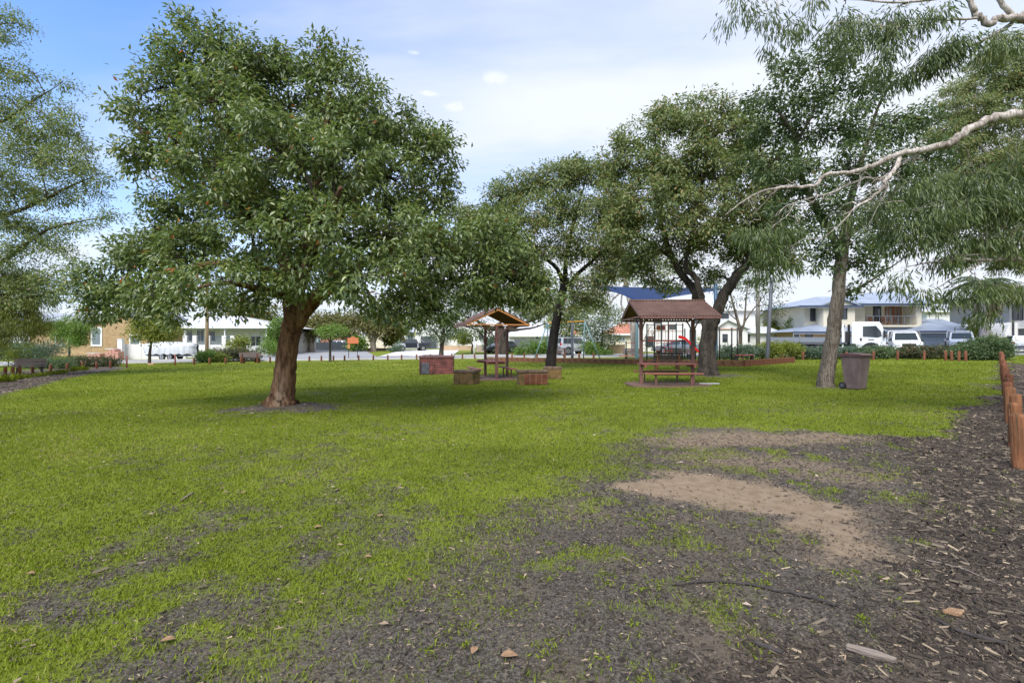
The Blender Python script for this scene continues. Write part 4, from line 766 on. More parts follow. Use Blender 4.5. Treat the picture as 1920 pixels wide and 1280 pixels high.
# ------------------------------------------------------------------ bollards
def bollard_mesh(h, r, seed=0):
    mb = MB(); random.seed(seed); n = 20
    prof = [(-.12, r), (.03, r*1.01), (h*.5, r*random.uniform(.98, 1.02)), (h-.035, r), (h-.012, r*.9), (h, r*.62), (h+.006, r*.2)]
    mb.tube([(0, 0, z) for z, _ in prof], [q for _, q in prof], n, wob=.012)
    # drying crack down one side
    a = random.uniform(0, 6.3); me = mb
    me.box((math.cos(a)*r*.985, math.sin(a)*r*.985, h*.5), (.012, .012, h*.75), a)
    return mb
def bollards():
    meshes = {}
    def bol(px, py, h, r=.07, m='post_timber', lab='', grp='', var=0):
        p = G(px, py) if not isinstance(px, Vector) else px
        key = (h, r, m, var)
        if key not in meshes:
            o = bollard_mesh(h, r, var).build('bollard', m, smooth=True); meshes[key] = o.data
        else:
            o = bpy.data.objects.new('bollard', meshes[key]); COL.objects.link(o)
        o.location = p; o.rotation_euler = (random.uniform(-.02, .02), random.uniform(-.02, .02), random.uniform(0, 6))
        return tag(o, lab, 'bollard', grp)
    a = G(1912, 876); b = G(1877, 679); n = 24
    o = None
    for i in range(n):
        t = i/(n-1); p = a.lerp(b, t); p.z = gz(p.x, p.y)
        if i: p.x += random.uniform(-.05, .05)
        lab = 'thick timber bollard with a drying crack, closest of its row to the wood chips' if i == 0 else 'round topped timber bollard in the long row along the mulch strip'
        bol(p, 0, .62, .072, 'post_timber_weathered' if i < 4 else 'post_timber', lab, 'timber bollards in the long row along the mulch', i % 4)
    for px, py in ((1506, 675), (1587, 676), (1683, 675), (1733, 675)):
        bol(px, py, .60, .075, lab='timber bollard standing singly in front of the right hedge', grp='bollards in front of the right hedge', var=1)
    o = bol(1637, 675, .60, .075, lab='timber bollard leaning sideways in front of the right hedge behind the bin', grp='bollards in front of the right hedge', var=2); o.rotation_euler = (0, .10, 0)
    for px, py in ((1773, 676), (1784.5, 676.8), (1798, 677), (1810.5, 677)):
        bol(px, py, .62, .078, lab='timber bollard in the close group of four beside the glossy end shrub', grp='four bollards set close together', var=3)
    for px, py in ((1357, 674), (1392, 674), (1429, 674), (1466, 674.5)):
        bol(px, py, .55, .075, lab='timber bollard rising behind the block edging of the playground', grp='bollards behind the playground', var=1)
    for px in (1007, 1042, 1059, 1086, 1113, 1175, 1235):
        bol(px, 673, .5, .08, lab='timber bollard between the playground and the parked cars', grp='bollards between playground and street', var=2)
    for px, py in ((506.5, 679.5), (580, 677.5), (602.6, 676.7), (625, 676.5), (646, 676), (672.5, 675.8), (700, 675.3), (727, 675), (753, 674.5), (781, 674), (807, 673.5), (826, 673.2), (847, 673), (867, 672.6), (890, 672.3), (960, 671.5), (983, 671.5)):
        bol(px, py, .47, .075, lab='short timber bollard along the street edge beyond the lawn', grp='short bollards along the street edge', var=1)
    for px, py in ((363.6, 683.5), (393, 682.5), (423, 681.7), (452, 681), (479, 680)):
        bol(px, py, .50, .08, lab='short timber bollard by the clipped hedge and slatted bench', grp='bollards by the slatted bench', var=0)
    for px, py in ((10, 704), (24, 703.5), (37, 702.5), (61, 700), (95, 697), (126, 694.7), (154.6, 692), (181, 691), (207, 689.5)):
        bol(px, py, .48, .075, lab='short timber bollard at the back of the mulched garden bed', grp='bollards behind the mulched bed', var=3)
    for px, py, lab in ((237.6, 689.5, 'taller pink painted steel post at the end of the low hedge'), (328.4, 685.5, 'taller pink painted steel post near the covered boat')):
        p = G(px, py); mb = MB(); mb.tube([(0, 0, -.1), (0, 0, .86), (0, 0, .88)], [.055, .055, .035], 14)
        o = mb.build('bollard', 'post_maroon', smooth=True); o.location = p; tag(o, lab, 'bollard', 'pink steel posts')
bollards()

# ------------------------------------------------------------------ park furniture
def shelter(loc, rz, label, L, half, zr, ze, roofm, bargem, posts, name='picnic_shelter', lt=1.85, table_h=.71, seat_h=.42):
    t = thing(name, label, 'shelter', loc, rz)
    # corrugated roof, two sheets
    for s in (-1, 1):
        mb = MB(); n = 200; th = .012
        for i in range(n+1):
            x = -L/2+L*i/n; w = .022*math.sin(i*math.pi/4)
            for (y, z) in ((.02*s, zr+w), (half*s, ze+w), (half*s, ze+w-th), (.02*s, zr+w-th)): mb.v.append((x, y, z))
        for i in range(n):
            for j in range(4): mb.f.append((4*i+j, 4*i+(j+1) % 4, 4*i+4+(j+1) % 4, 4*i+4+j))
        mb.build('roof_sheet', roofm, t)
        mb = MB(); mb.box((0, half*s*.98, ze-.055), (L*.97, .05, .07)); mb.build('eave_beam', 'steel_maroon', t, bevel=.006)
        for e in (-1, 1):
            mb = MB(); a = math.atan2(zr-ze, half); ln = math.hypot(zr-ze, half)
            mb.box((e*(L/2-.03), half*s/2, (zr+ze)/2-.05), (.035, ln, .075), 0, ('X', -s*a)); mb.build('barge_board', bargem, t, bevel=.004)
    MB().tube([(-L/2, 0, zr+.02), (L/2, 0, zr+.02)], .035, 10).build('ridge_cap', roofm, t, smooth=True)
    for e in (-1, 1): MB().box((e*(L/2-.035), 0, ze-.03), (.04, half*1.92, .05)).build('tie_beam', bargem, t, bevel=.004)
    for (x, y) in posts:
        MB().box((x, y, (ze-.05)/2-.08), (.105, .105, ze+.11)).build('post', 'steel_maroon', t, bevel=.012)
        if abs(y) < .05:
            for s in (-1, 1):
                pts = [(x, s*(.055+(half*.62)*(1-math.cos(a))), ze-.75+.68*math.sin(a)) for a in np.linspace(0, math.pi/2, 9)]
                MB().tube(pts, .024, 8).build('curved_brace', 'steel_maroon', t, smooth=True)
    # table and seats
    for j in range(4): MB().box((0, -.27+.18*j, table_h), (lt, .165, .045)).build('table_board', 'timber_red', t, bevel=.006)
    for e in (-1, 1):
        MB().box((e*lt*.44, 0, table_h-.065), (.06, .8, .08)).build('table_bearer', 'timber_red', t, bevel=.005)
    for s in (-1, 1):
        for j in (0, 1): MB().box((.0, s*(.66+.13*j), seat_h), (lt*1.02, .12, .045)).build('seat_board', 'timber_red', t, bevel=.006)
        for e in (-.62, .62): MB().box((e*lt*.5, s*.725, seat_h/2-.06), (.05, .05, seat_h+.06)).build('seat_leg', 'steel_maroon', t, bevel=.005)
        MB().box((0, s*.725, seat_h-.035), (lt*.7, .05, .03)).build('seat_rail', 'steel_maroon', t)
    return t
def slabs(loc, rz, w, d, name='slab'):
    o = MB(); n = 28
    o.prism([(w/2*math.copysign(abs(math.cos(a))**.5, math.cos(a)), d/2*math.copysign(abs(math.sin(a))**.5, math.sin(a))) for a in np.linspace(0, 2*math.pi, n, endpoint=False)], -.1, .03, 'z')
    o = o.build('concrete_pad', 'slab'); o.location = loc; o.rotation_euler.z = rz; o['kind'] = 'structure'
def furniture():
    a = G(1202, 721.5); b = G(1299, 720.5); c = (a+b)/2; rz = math.atan2(b.y-a.y, b.x-a.x); d = (b-a).length/2
    c.z = gz(c.x, c.y); slabs(c, rz, 2.7, 2.0)
    shelter(c, rz, 'picnic shelter with weathered maroon corrugated roof beside the forked tree', 2.55, 1.42, 2.84, 2.27, 'roof_maroon', 'steel_maroon', [(-d, 0), (d, 0)])
    a = G(931, 711.5); b = G(910, 706); c = (a+b)/2; rz = math.atan2(b.y-a.y, b.x-a.x); d = (b-a).length/2
    c.z = gz(c.x, c.y); slabs(c, rz, 2.9, 2.6)
    p3 = G(951, 705); q = Matrix.Rotation(-rz, 3, 'Z') @ (p3-c)
    shelter(c, rz, 'picnic shelter with orange barge boards standing between brick barbecue and stone seats', 2.4, 1.32, 2.86, 2.24, 'roof_maroon', 'steel_orange', [(-d, 0), (d, 0), (q.x, q.y)], table_h=.73)
    # brick barbecue
    a = G(800, 702); t = thing('brick_barbecue', 'square dark red brick barbecue with steel door on the lawn', 'barbecue', a+Vector((.42, .5, 0)), R(5))
    Wb, Db, Hb = 1.62, 1.0, .80
    MB().box((0, 0, Hb/2-.05), (Wb, Db, Hb+.1)).build('brickwork', 'bbq_brick', t, bevel=.008)
    MB().box((0, 0, Hb+.045), (Wb+.06, Db+.06, .09)).build('top_course', 'bbq_top', t, bevel=.01)
    MB().box((-.32, .05, Hb+.105), (.75, .5, .03)).build('hotplate', 'black_metal', t, bevel=.006)
    f = MB().box((-.52, -Db/2-.008, .30), (.36, .02, .52)).build('door', 'pole_grey', t, bevel=.005)
    MB().cyl((-.40, -Db/2-.035, .30), .025, .04, 10, 'y').build('handle', 'black_metal', f)
    MB().box((-.735, -Db/2-.01, .31), (.03, .03, .6)).build('door_frame', 'black_metal', t)
    # stone seats
    def stone(px, py, w, d, h, rz, lab, tiles=False):
        p = G(px, py); t = thing('stone_seat', lab, 'stone seat', p, rz, 'low stone block seats'); 
        MB().box((0, d/2, (h-.1)/2-.05), (w*.94, d*.94, h)).build('block_base', 'stone_mossy', t, bevel=.02)
        n = max(2, int(w/.32))
        for i in range(n):
            MB().box((-w/2+w*(i+.5)/n, d/2, h-.035), (w/n-.006, d, .10)).build('cap_stone', 'stone_cap', t, bevel=.018)
        if tiles:
            MB().box((.09, d*.03-.008, h*.42), (w*.76, .02, h*.72)).build('mortar_bed', 'mortar', t)
            for i in range(4):
                for j in range(2):
                    MB().box((.09-w*.38+w*.19*(i+.5), d*.03-.022, h*.06+h*.36*(j+.5)), (w*.19-.022, .025, h*.36-.02)).build('tile', 'tile_red', t, bevel=.006)
        else:
            for i in range(3):
                MB().box((-w*.47+w*.94*(i+.5)/3, d*.03-.006, h*.42), (w*.94/3-.014, .02, h*.8)).build('facing_stone', 'stone_mossy', t, bevel=.01)
    stone(868, 721.5, .80, .78, .50, R(-16), 'square mossy sandstone seat left of the open sided shelter')
    stone(1000, 722, 1.10, .62, .50, R(6), 'long stone seat faced with dark red square tiles', True)
    stone(1036, 711, .76, .7, .47, R(-4), 'square mossy sandstone seat in front of the black trunk')
    # wheelie bin
    p = G(1606, 729); t = thing('wheelie_bin', 'scuffed brown plastic wheelie bin beside the slender tree', 'bin', p, R(25))
    mb = MB(); prof = [(0, .38, .40), (.10, .39, .42), (.60, .44, .52), (.90, .47, .57), (.955, .49, .59)]
    for z, w, d in prof: mb.v += [(-w/2, -d/2+.03, z), (w/2, -d/2+.03, z), (w/2, d/2+.03, z), (-w/2, d/2+.03, z)]
    for i in range(len(prof)-1):
        for j in range(4): mb.f.append((4*i+j, 4*i+(j+1) % 4, 4*i+4+(j+1) % 4, 4*i+4+j))
    mb.f += [(3, 2, 1, 0), (16, 17, 18, 19)]
    mb.build('bin_body', 'bin_plastic', t, bevel=.03)
    MB().box((0, .03, .965), (.52, .63, .04)).build('rim', 'bin_lid', t, bevel=.015)
    ld = MB().prism([(-.31, .985), (.37, .985), (.35, 1.035), (.17, 1.065), (-.2, 1.055), (-.32, 1.01)], -.265, .265, 'x').build('lid', 'bin_lid', t, bevel=.02)
    MB().tube([(-.18, .37, .98), (.18, .37, .98)], .02, 8).build('handle', 'bin_lid', t, smooth=True)
    for s in (-1, 1):
        w = MB().cyl((s*.22, .27, .10), .10, .06, 20, 'x').build('wheel', 'rubber', t, bevel=.01)
        MB().cyl((s*.22, .27, .10), .055, .068, 14, 'x').build('wheel_hub', 'pole_grey', w)
    MB().cyl((0, .27, .10), .012, .42, 8, 'x').build('axle', 'black_metal', t)
    # benches
    def bench(p, rz, lab, w, sm, lm, seatn=3, backn=3, legs='post', group=None, h=.44, back_h=.82):
        t = thing('park_bench', lab, 'bench', p, rz, group)
        for j in range(seatn): MB().box((0, -.06-.13*j, h), (w, .115, .04)).build('seat_slat', sm, t, bevel=.005)
        for j in range(backn): MB().box((0, .055+.02*j, h+.12+j*(back_h-h-.1)/max(1, backn-1)*.92), (w, .035, .11), 0, ('X', -.15)).build('back_slat', sm, t, bevel=.005)
        for e in (-1, 1):
            x = e*w*.36
            MB().box((x, -.18, h/2-.08), (.09, .32, h+.08)).build('leg', lm, t, bevel=.008)
            MB().box((x, .045+.05, back_h/2+.02), (.08, .05, back_h-.08), 0, ('X', -.08)).build('back_support', lm, t, bevel=.006)
        return t
    bench(G(57, 701), R(38), 'park bench with purple brown slats and black legs in the mulched bed', 1.35, 'timber_grey', 'black_metal')
    bench(G(469, 680.5), R(180), 'slatted park bench seen from behind against the clipped hedge', 1.75, 'timber_grey', 'post_timber')
    bench(G(1252, 693), R(180), 'dark slatted park bench just behind the corrugated roof shelter', 1.5, 'timber_dark', 'post_timber_weathered')
    bench(G(1046, 672.5), R(180), 'slatted bench facing the street near the parked hatchback', 1.5, 'timber_grey', 'timber_dark', back_h=.9)
    bench(G(1187, 674), R(0), 'pale slatted bench inside the playground behind the shade pole', 1.6, 'timber_grey', 'pole_grey')
    bench(G(1274, 674), R(0), 'pale slatted bench inside the playground in front of the steel blue sedan', 1.7, 'timber_grey', 'pole_grey')
    # orange notice board
    p = G(662, 671.5); t = thing('park_sign', 'orange board sign with curved top on two thin posts', 'sign', p, R(4))
    for e in (-1, 1): MB().box((e*.44, 0, .9), (.06, .05, 2.0)).build('sign_post', 'black_metal', t)
    MB().prism([(-.55, 1.5), (.55, 1.5), (.55, 2.08), (.28, 2.1), (.16, 2.18), (0, 2.25), (-.16, 2.18), (-.28, 2.1), (-.55, 2.08)], -.05, .02, 'y').build('board', 'sign_orange', t, bevel=.01)
    MB().box((-.42, -.06, 1.22), (.22, .03, .42)).build('notice_plate', 'steel_orange', t, bevel=.004)
    # wooden power pole, steel sign pole
    p = G(388, 676); o = MB().tube([(0, 0, -.3), (.01, 0, 3), (.02, 0, 7.5), (.02, 0, 9.5)], [.17, .165, .14, .13], 14, wob=.01).build('power_pole', 'pole_timber', smooth=True); o.location = p; tag(o, 'stout brown timber power pole in front of the white balustrade house', 'pole')
    p = P(1421, 672, 40); p.z = gz(p.x, p.y); o = MB().tube([(0, 0, -.3), (0, 0, 4), (-.1, 0, 9)], [.17, .16, .12], 12, wob=.02).build('power_pole', 'pole_timber_grey', smooth=True); o.location = p; tag(o, 'weathered pale timber power pole beside the white two storey house', 'pole')
    p = P(889, 665, 52); p.z = gz(p.x, p.y); o = MB().tube([(0, 0, -.2), (0, 0, 2.0), (0, 0, 2.06)], [.06, .06, .03], 10).build('street_post', 'trim_white', smooth=True); o.location = p; tag(o, 'slim white post beside the stone garden wall', 'post')
    # wire between poles
    c = [Vector((-58, 45, 8.2)).lerp(Vector((40, 62, 8.6)), i/16)+Vector((0, 0, -1.6*math.sin(math.pi*i/16))) for i in range(17)]
    c = [P(388, 560, 44)]+[P(388, 560, 44).lerp(P(900, 590, 70), i/10)+Vector((0, 0, -.5*math.sin(math.pi*i/10))) for i in range(1, 11)]
    tag(MB().tube(c, .012, 4).build('overhead_wire', 'black_metal'), 'thin dark overhead wire crossing behind the big trunk', 'wire')
furniture()

# ------------------------------------------------------------------ playground
def playground():
    # block edging: long side then short side, each block a part
    A = Vector(G(908, 677)[:2]); B = Vector(G(1393, 687)[:2]); C = Vector(G(1491, 679)[:2])
    t = thing('block_edging', 'low edging wall of rusty brown blocks round the playground', 'wall', (B.x, B.y, gz(B.x, B.y)))
    blk = MB().box((0, 0, .10), (.49, .22, .46)).build('block', 'block_brown', t, bevel=.012); me0 = blk.data; first = True
    nar = MB().box((0, 0, .10), (.265, .22, .46)).build('block', 'post_timber', t, bevel=.012)
    for (p, q, st, src) in ((B, A, .50, blk), (B, C, .275, nar)):
        d = q-p; n = int(d.length/st); rz = math.atan2(d.y, d.x)
        for i in range(n):
            w = p+d.normalized()*st*(i+.5)
            if i == 0: o = src
            else:
                o = src.copy(); COL.objects.link(o)
            o.location = (w.x-B.x+random.uniform(-.01, .01), w.y-B.y+random.uniform(-.012, .012), gz(w.x, w.y)-gz(B.x, B.y)+random.uniform(-.012, .012)); o.rotation_euler.z = rz+random.uniform(-.015, .015)
    # shade sail
    tA, tB, tC, tD = P(1098, 536, 41), P(1196, 570, 33.5), P(1342, 545, 34.5), P(1398, 540, 43)
    t = thing('shade_sail', 'blue shade sail stretched over the playground', 'shade sail', (9, 37, gz(9, 37)))
    mb = MB(); n = 18
    for j in range(n+1):
        for i in range(n+1):
            u, v = i/n, j/n
            p = tA.lerp(tB, u).lerp(tD.lerp(tC, u), v); pull = .9*(u*(1-u)+v*(1-v))
            ctr = (tA+tB+tC+tD)/4
            p = p.lerp(ctr, .16*(4*u*(1-u)*abs(2*v-1)+4*v*(1-v)*abs(2*u-1))/1.0); mb.v.append(tuple(p))
    mb.f = [(j*(n+1)+i, j*(n+1)+i+1, (j+1)*(n+1)+i+1, (j+1)*(n+1)+i) for j in range(n) for i in range(n)]
    o = wp(t, 'sail_cloth', mb, 'sail', smooth=True); s = o.modifiers.new('thick', 'SOLIDIFY'); s.thickness = .01
    def pole(px, Y, ztop, r, m, lab, lean=0):
        x = (px-960)/F*Y; z0 = gz(x, Y); o = MB().tube([(0, 0, -.2), (0, 0, .4), (lean, 0, ztop-z0), (lean, 0, ztop-z0+.03)], [r, r, r*.92, r*.6], 14).build('shade_pole', m, smooth=True); o.location = (x, Y, z0); tag(o, lab, 'pole', 'shade sail poles')
    pole(1073, 41, P(1073, 533, 41).z, .12, 'pole_grey', 'dark grey pole carrying the outer tip of the shade sail near the swing set')
    pole(1194, 33.4, P(1194, 568, 33.4).z, .11, 'teal', 'low teal pole at the dipped corner of the shade sail')
    pole(1342, 34.4, P(1342, 533, 34.4).z, .14, 'pole_blue', 'thick blue pole rising behind the forked tree')
    pole(1439, 31.5, P(1446, 520, 31.5).z, .12, 'pole_grey', 'tall grey pole leaning slightly beside the yellow green hedge', .28)
    # swing set
    Y = 40; t = thing('swing_set', 'swing set with yellow top beam and pale teal legs', 'swing set', (5, Y, gz(5, Y)))
    a, b = P(1027, 605, Y), P(1096, 602, Y); 
    wp(t, 'top_beam', MB().tube([a, b], .055, 10), 'yellow', smooth=True)
    for q, sg in ((a, -1), (b, 1)):
        for dx, dy in ((sg*1.25 if sg > 0 else sg*1.2, -.5), (0.02, .7)):
            f = Vector((q.x+dx, Y+dy, 0)); f.z = gz(f.x, f.y)-.1
            wp(t, 'leg', MB().tube([q, f], .05, 10), 'teal', smooth=True)
    for u in (.22, .62):
        for e in (-.22, .22):
            s = a.lerp(b, u)+Vector((e, 0, 0)); wp(t, 'chain', MB().tube([s, s-Vector((0, 0, 2.2))], .012, 5), 'chrome')
        s = a.lerp(b, u)-Vector((0, 0, 2.22)); wp(t, 'seat', MB().box(s, (.46, .2, .04)), 'rubber', bevel=.01)
    # climbing tower with slide
    Y = 36; t = thing('climbing_tower', 'climbing tower with dark green posts ladders and red slide', 'play structure', (12, Y, gz(12, Y)))
    z0 = gz(12, Y)
    def w(px, py, dy=0): return P(px, py, Y+dy)
    for px, top, dy in ((1213, 607, 0), (1227, 606, .9), (1240, 604, 0), (1253, 604, 1.2), (1268, 606, 0), (1280, 606, 1.1), (1284, 616, -.2), (1294, 618, .9), (1174, 640, .2), (1304, 618, .6)):
        p = w(px, top, dy); wp(t, 'post', MB().tube([(p.x, p.y, z0-.2), p], .05, 10), 'play_green', smooth=True)
    wp(t, 'deck', MB().b2(w(1213, 637), Vector((*w(1283, 640)[:1], Y+1.2, w(1283, 640).z))), 'play_red')
    for i in range(8):
        px = 1216+i*6.4; wp(t, 'guard_bar', MB().tube([w(px, 609, .9), w(px, 636, .9)], .018, 6), 'play_orange')
    for py in (609, 621): wp(t, 'guard_rail', MB().tube([w(1213, py, .9), w(1282, py, .9)], .024, 6), 'play_orange')
    pn = wp(t, 'panel', MB().b2(w(1231, 610, .8), w(1247, 619, .84)), 'play_red', bevel=.01)
    wp(t, 'panel_ring', MB().tube([w(1236+2.4*math.cos(a_), 614.5+3.2*math.sin(a_), .76) for a_ in np.linspace(0, 6.28, 14)], .025, 6), 'yellow', pn)
    for e in (0, 12):
        wp(t, 'ladder_rail', MB().tube([w(1196+e, 662, .3), w(1214+e, 622, .3), w(1220+e, 612, .3)], .024, 6), 'play_orange', smooth=True)
    for i in range(6): wp(t, 'ladder_rung', MB().tube([w(1197+3*i, 660-7*i, .3), w(1209+3*i, 660-7*i, .3)], .02, 6), 'play_orange')
    for py in (643, 650, 657): wp(t, 'side_rail', MB().tube([w(1230, py, 0), w(1262, py, 0)], .02, 6), 'play_red')
    for px in (1232, 1246, 1259): wp(t, 'climbing_bar', MB().tube([w(px, 638), w(px, 668)], .018, 6), 'play_red')
    wp(t, 'balance_beam', MB().b2(w(1162, 666), w(1188, 668, .2)), 'play_orange'); wp(t, 'low_rail', MB().tube([w(1176, 643), w(1196, 643)], .022, 6), 'play_red')
    sl = MB(); path = catmull([(*w(1272, 634, -.1), 0), (*w(1284, 637, -.3), 0), (*w(1296, 648, -.6), 0), (*w(1308, 660, -.9), 0), (*w(1318, 667, -1.1), 0), (*w(1324, 669, -1.2), 0)], 5)
    prof = [(-.27, .22), (-.24, .22), (-.22, .04), (.22, .04), (.24, .22), (.27, .22), (.25, 0), (-.25, 0)]
    for q in path:
        for (o_, h_) in prof: sl.v.append((q[0]+o_*.35, q[1]+o_, q[2]+h_))
    k = len(prof)
    for i in range(len(path)-1):
        for j in range(k): sl.f.append((i*k+j, i*k+(j+1) % k, (i+1)*k+(j+1) % k, (i+1)*k+j))
    wp(t, 'slide', sl, 'slide_red', smooth=False)
    # pull up bar and sit up bench
    Y = 30.5; x0 = P(1372, 0, Y).x; t = thing('pull_up_bar', 'black exercise posts with thin orange crossbar behind the block edging', 'exercise bar', (x0, Y, gz(x0, Y)))
    for px, dy in ((1372, 0), (1382.5, .8), (1349, .8)):
        p = P(px, 614, Y+dy); wp(t, 'post', MB().tube([(p.x, p.y, gz(p.x, p.y)-.2), p], .045, 10), 'black_metal', smooth=True)
    wp(t, 'crossbar', MB().tube([P(1349, 617, Y+.8), P(1382.5, 617, Y+.8)], .022, 8), 'steel_orange', smooth=True)
    x0 = P(1395, 0, 29.8).x; Y = 29.8; t = thing('sit_up_bench', 'low dark red exercise bench behind the block edging', 'exercise bench', (x0, Y, gz(x0, Y)))
    MB().box((0, 0, .52), (1.1, .3, .05)).build('bench_board', 'play_red', t, bevel=.01)
    for e in (-.5, .5): MB().box((e, 0, .25), (.05, .28, .55)).build('leg', 'black_metal', t)
playground()

# ------------------------------------------------------------------ houses
def house(name, label, px0, px1, Y, cat='house'):
    x = ((px0+px1)/2-960)/F*Y; return thing(name, label, cat, (x, Y, gz(x, Y)))
def wl(px, Y): return (px-960)/F*Y
def zl(py, Y): return HC-(py-YH)/F*Y
def block(r, px0, px1, ptop, Y, depth, m, name='wall', pbot=None):
    x0, x1 = wl(px0, Y), wl(px1, Y); zb = (r.location.z-.4) if pbot is None else zl(pbot, Y)
    return wp(r, name, MB().b2((x0, Y, zb), (x1, Y+depth, zl(ptop, Y))), m)
def gable_front(r, px0, px1, peave, papex, pxa, Y, depth, wm, rm, over=.4, name='gable_wall'):
    """gable facing the street: wall triangle and two roof slabs running back"""
    x0, x1, xa = wl(px0, Y), wl(px1, Y), wl(pxa, Y); ze, za = zl(peave, Y), zl(papex, Y)
    wp(r, name, MB().prism([(x0, ze), (x1, ze), (xa, za)], Y, Y+.25, 'y'), wm)
    for s, xe in ((-1, x0), (1, x1)):
        d = Vector((xe-xa, 0, ze-za)); e = Vector((xe, 0, ze))+d.normalized()*over; n = Vector((-d.z, 0, d.x)).normalized(); n = n if n.z > 0 else -n
        a = Vector((xa, 0, za)); wp(r, 'roof_slope', MB().prism([(p.x, p.z) for p in (a+n*.02, e+n*.02, e+n*.14, a+n*.14+Vector((0, 0, .03)))], Y-.35, Y+depth, 'y'), rm)
def hip(r, px0, px1, peave, pridge, pr0, pr1, Y, depth, m, over=.45, gut='gutter_navy', name='roof'):
    x0, x1 = wl(px0, Y), wl(px1, Y); ym = Y+depth/2; ze, zr = zl(peave, Y), zl(pridge, ym); r0, r1 = wl(pr0, ym), wl(pr1, ym)
    y0, y1 = Y-over, Y+depth+over
    mb = MB(); mb.v = [(x0, y0, ze), (x1, y0, ze), (x1, y1, ze), (x0, y1, ze), (r0, ym, zr), (r1, ym, zr)]
    mb.f = [(0, 1, 5, 4), (1, 2, 5), (2, 3, 4, 5), (3, 0, 4), (3, 2, 1, 0)]
    o = wp(r, name, mb, m)
    wp(r, 'gutter', MB().b2((x0-.03, y0-.1, ze-.16), (x1+.03, y0-.004, ze+.03)), gut, o)
    wp(r, 'fascia', MB().b2((x0+.05, y0+.02, ze-.24), (x1-.05, y0+.12, ze-.012)), 'trim_white', o)
    return o
def window(r, px0, px1, p0, p1, Y, fm='trim_dark', gm='glass', mull=1, name='window', fr=.06, bars=0):
    x0, x1, z0, z1 = wl(px0, Y), wl(px1, Y), zl(p1, Y), zl(p0, Y); y = Y-.035
    mb = MB(); mb.b2((x0, y-.04, z0), (x0+fr, y+.06, z1)); mb.b2((x1-fr, y-.04, z0), (x1, y+.06, z1)); mb.b2((x0+fr, y-.038, z1-fr), (x1-fr, y+.06, z1)); mb.b2((x0+fr, y-.038, z0), (x1-fr, y+.06, z0+fr))
    for i in range(mull): xm = x0+(x1-x0)*(i+1)/(mull+1); mb.b2((xm-fr*.4, y-.03, z0+fr), (xm+fr*.4, y+.05, z1-fr))
    for i in range(bars): zm = z0+(z1-z0)*(i+1)/(bars+1); mb.b2((x0+fr, y-.025, zm-fr*.3), (x1-fr, y+.045, zm+fr*.3))
    o = wp(r, name, mb, fm)
    wp(r, 'pane', MB().b2((x0+fr*.5, y+.005, z0+fr*.5), (x1-fr*.5, y+.03, z1-fr*.5)), gm, o)
    return o
def garage(r, px0, px1, p0, Y, m, n=5):
    x0, x1, z1 = wl(px0, Y), wl(px1, Y), zl(p0, Y); z0 = gz((x0+x1)/2, Y)
    d = None
    for i in range(n):
        a = z0+(z1-z0)*i/n; wp(r, 'garage_panel', MB().b2((x0, Y-.06, a+.012), (x1, Y+.02, z0+(z1-z0)*(i+1)/n-.012)), m)
def fence(name, label, px0, px1, ptop, Y, m, cat='fence', n=0, th=.12):
    x0, x1 = wl(px0, Y), wl(px1, Y); xm = (x0+x1)/2; r = thing(name, label, cat, (xm, Y, gz(xm, Y)))
    n = n or max(2, int(abs(x1-x0)/2.4)); z1 = zl(ptop, Y)
    for i in range(n):
        a, b = x0+(x1-x0)*i/n, x0+(x1-x0)*(i+1)/n
        wp(r, 'panel', MB().b2((a+.012, Y, gz(a, Y)-.3), (b-.012, Y+th, z1)), m)
    for i in range(n+1):
        a = x0+(x1-x0)*i/n; wp(r, 'post', MB().b2((a-.05, Y-.03, gz(a, Y)-.3), (a+.05, Y+th+.02, z1+.05)), m)
    return r
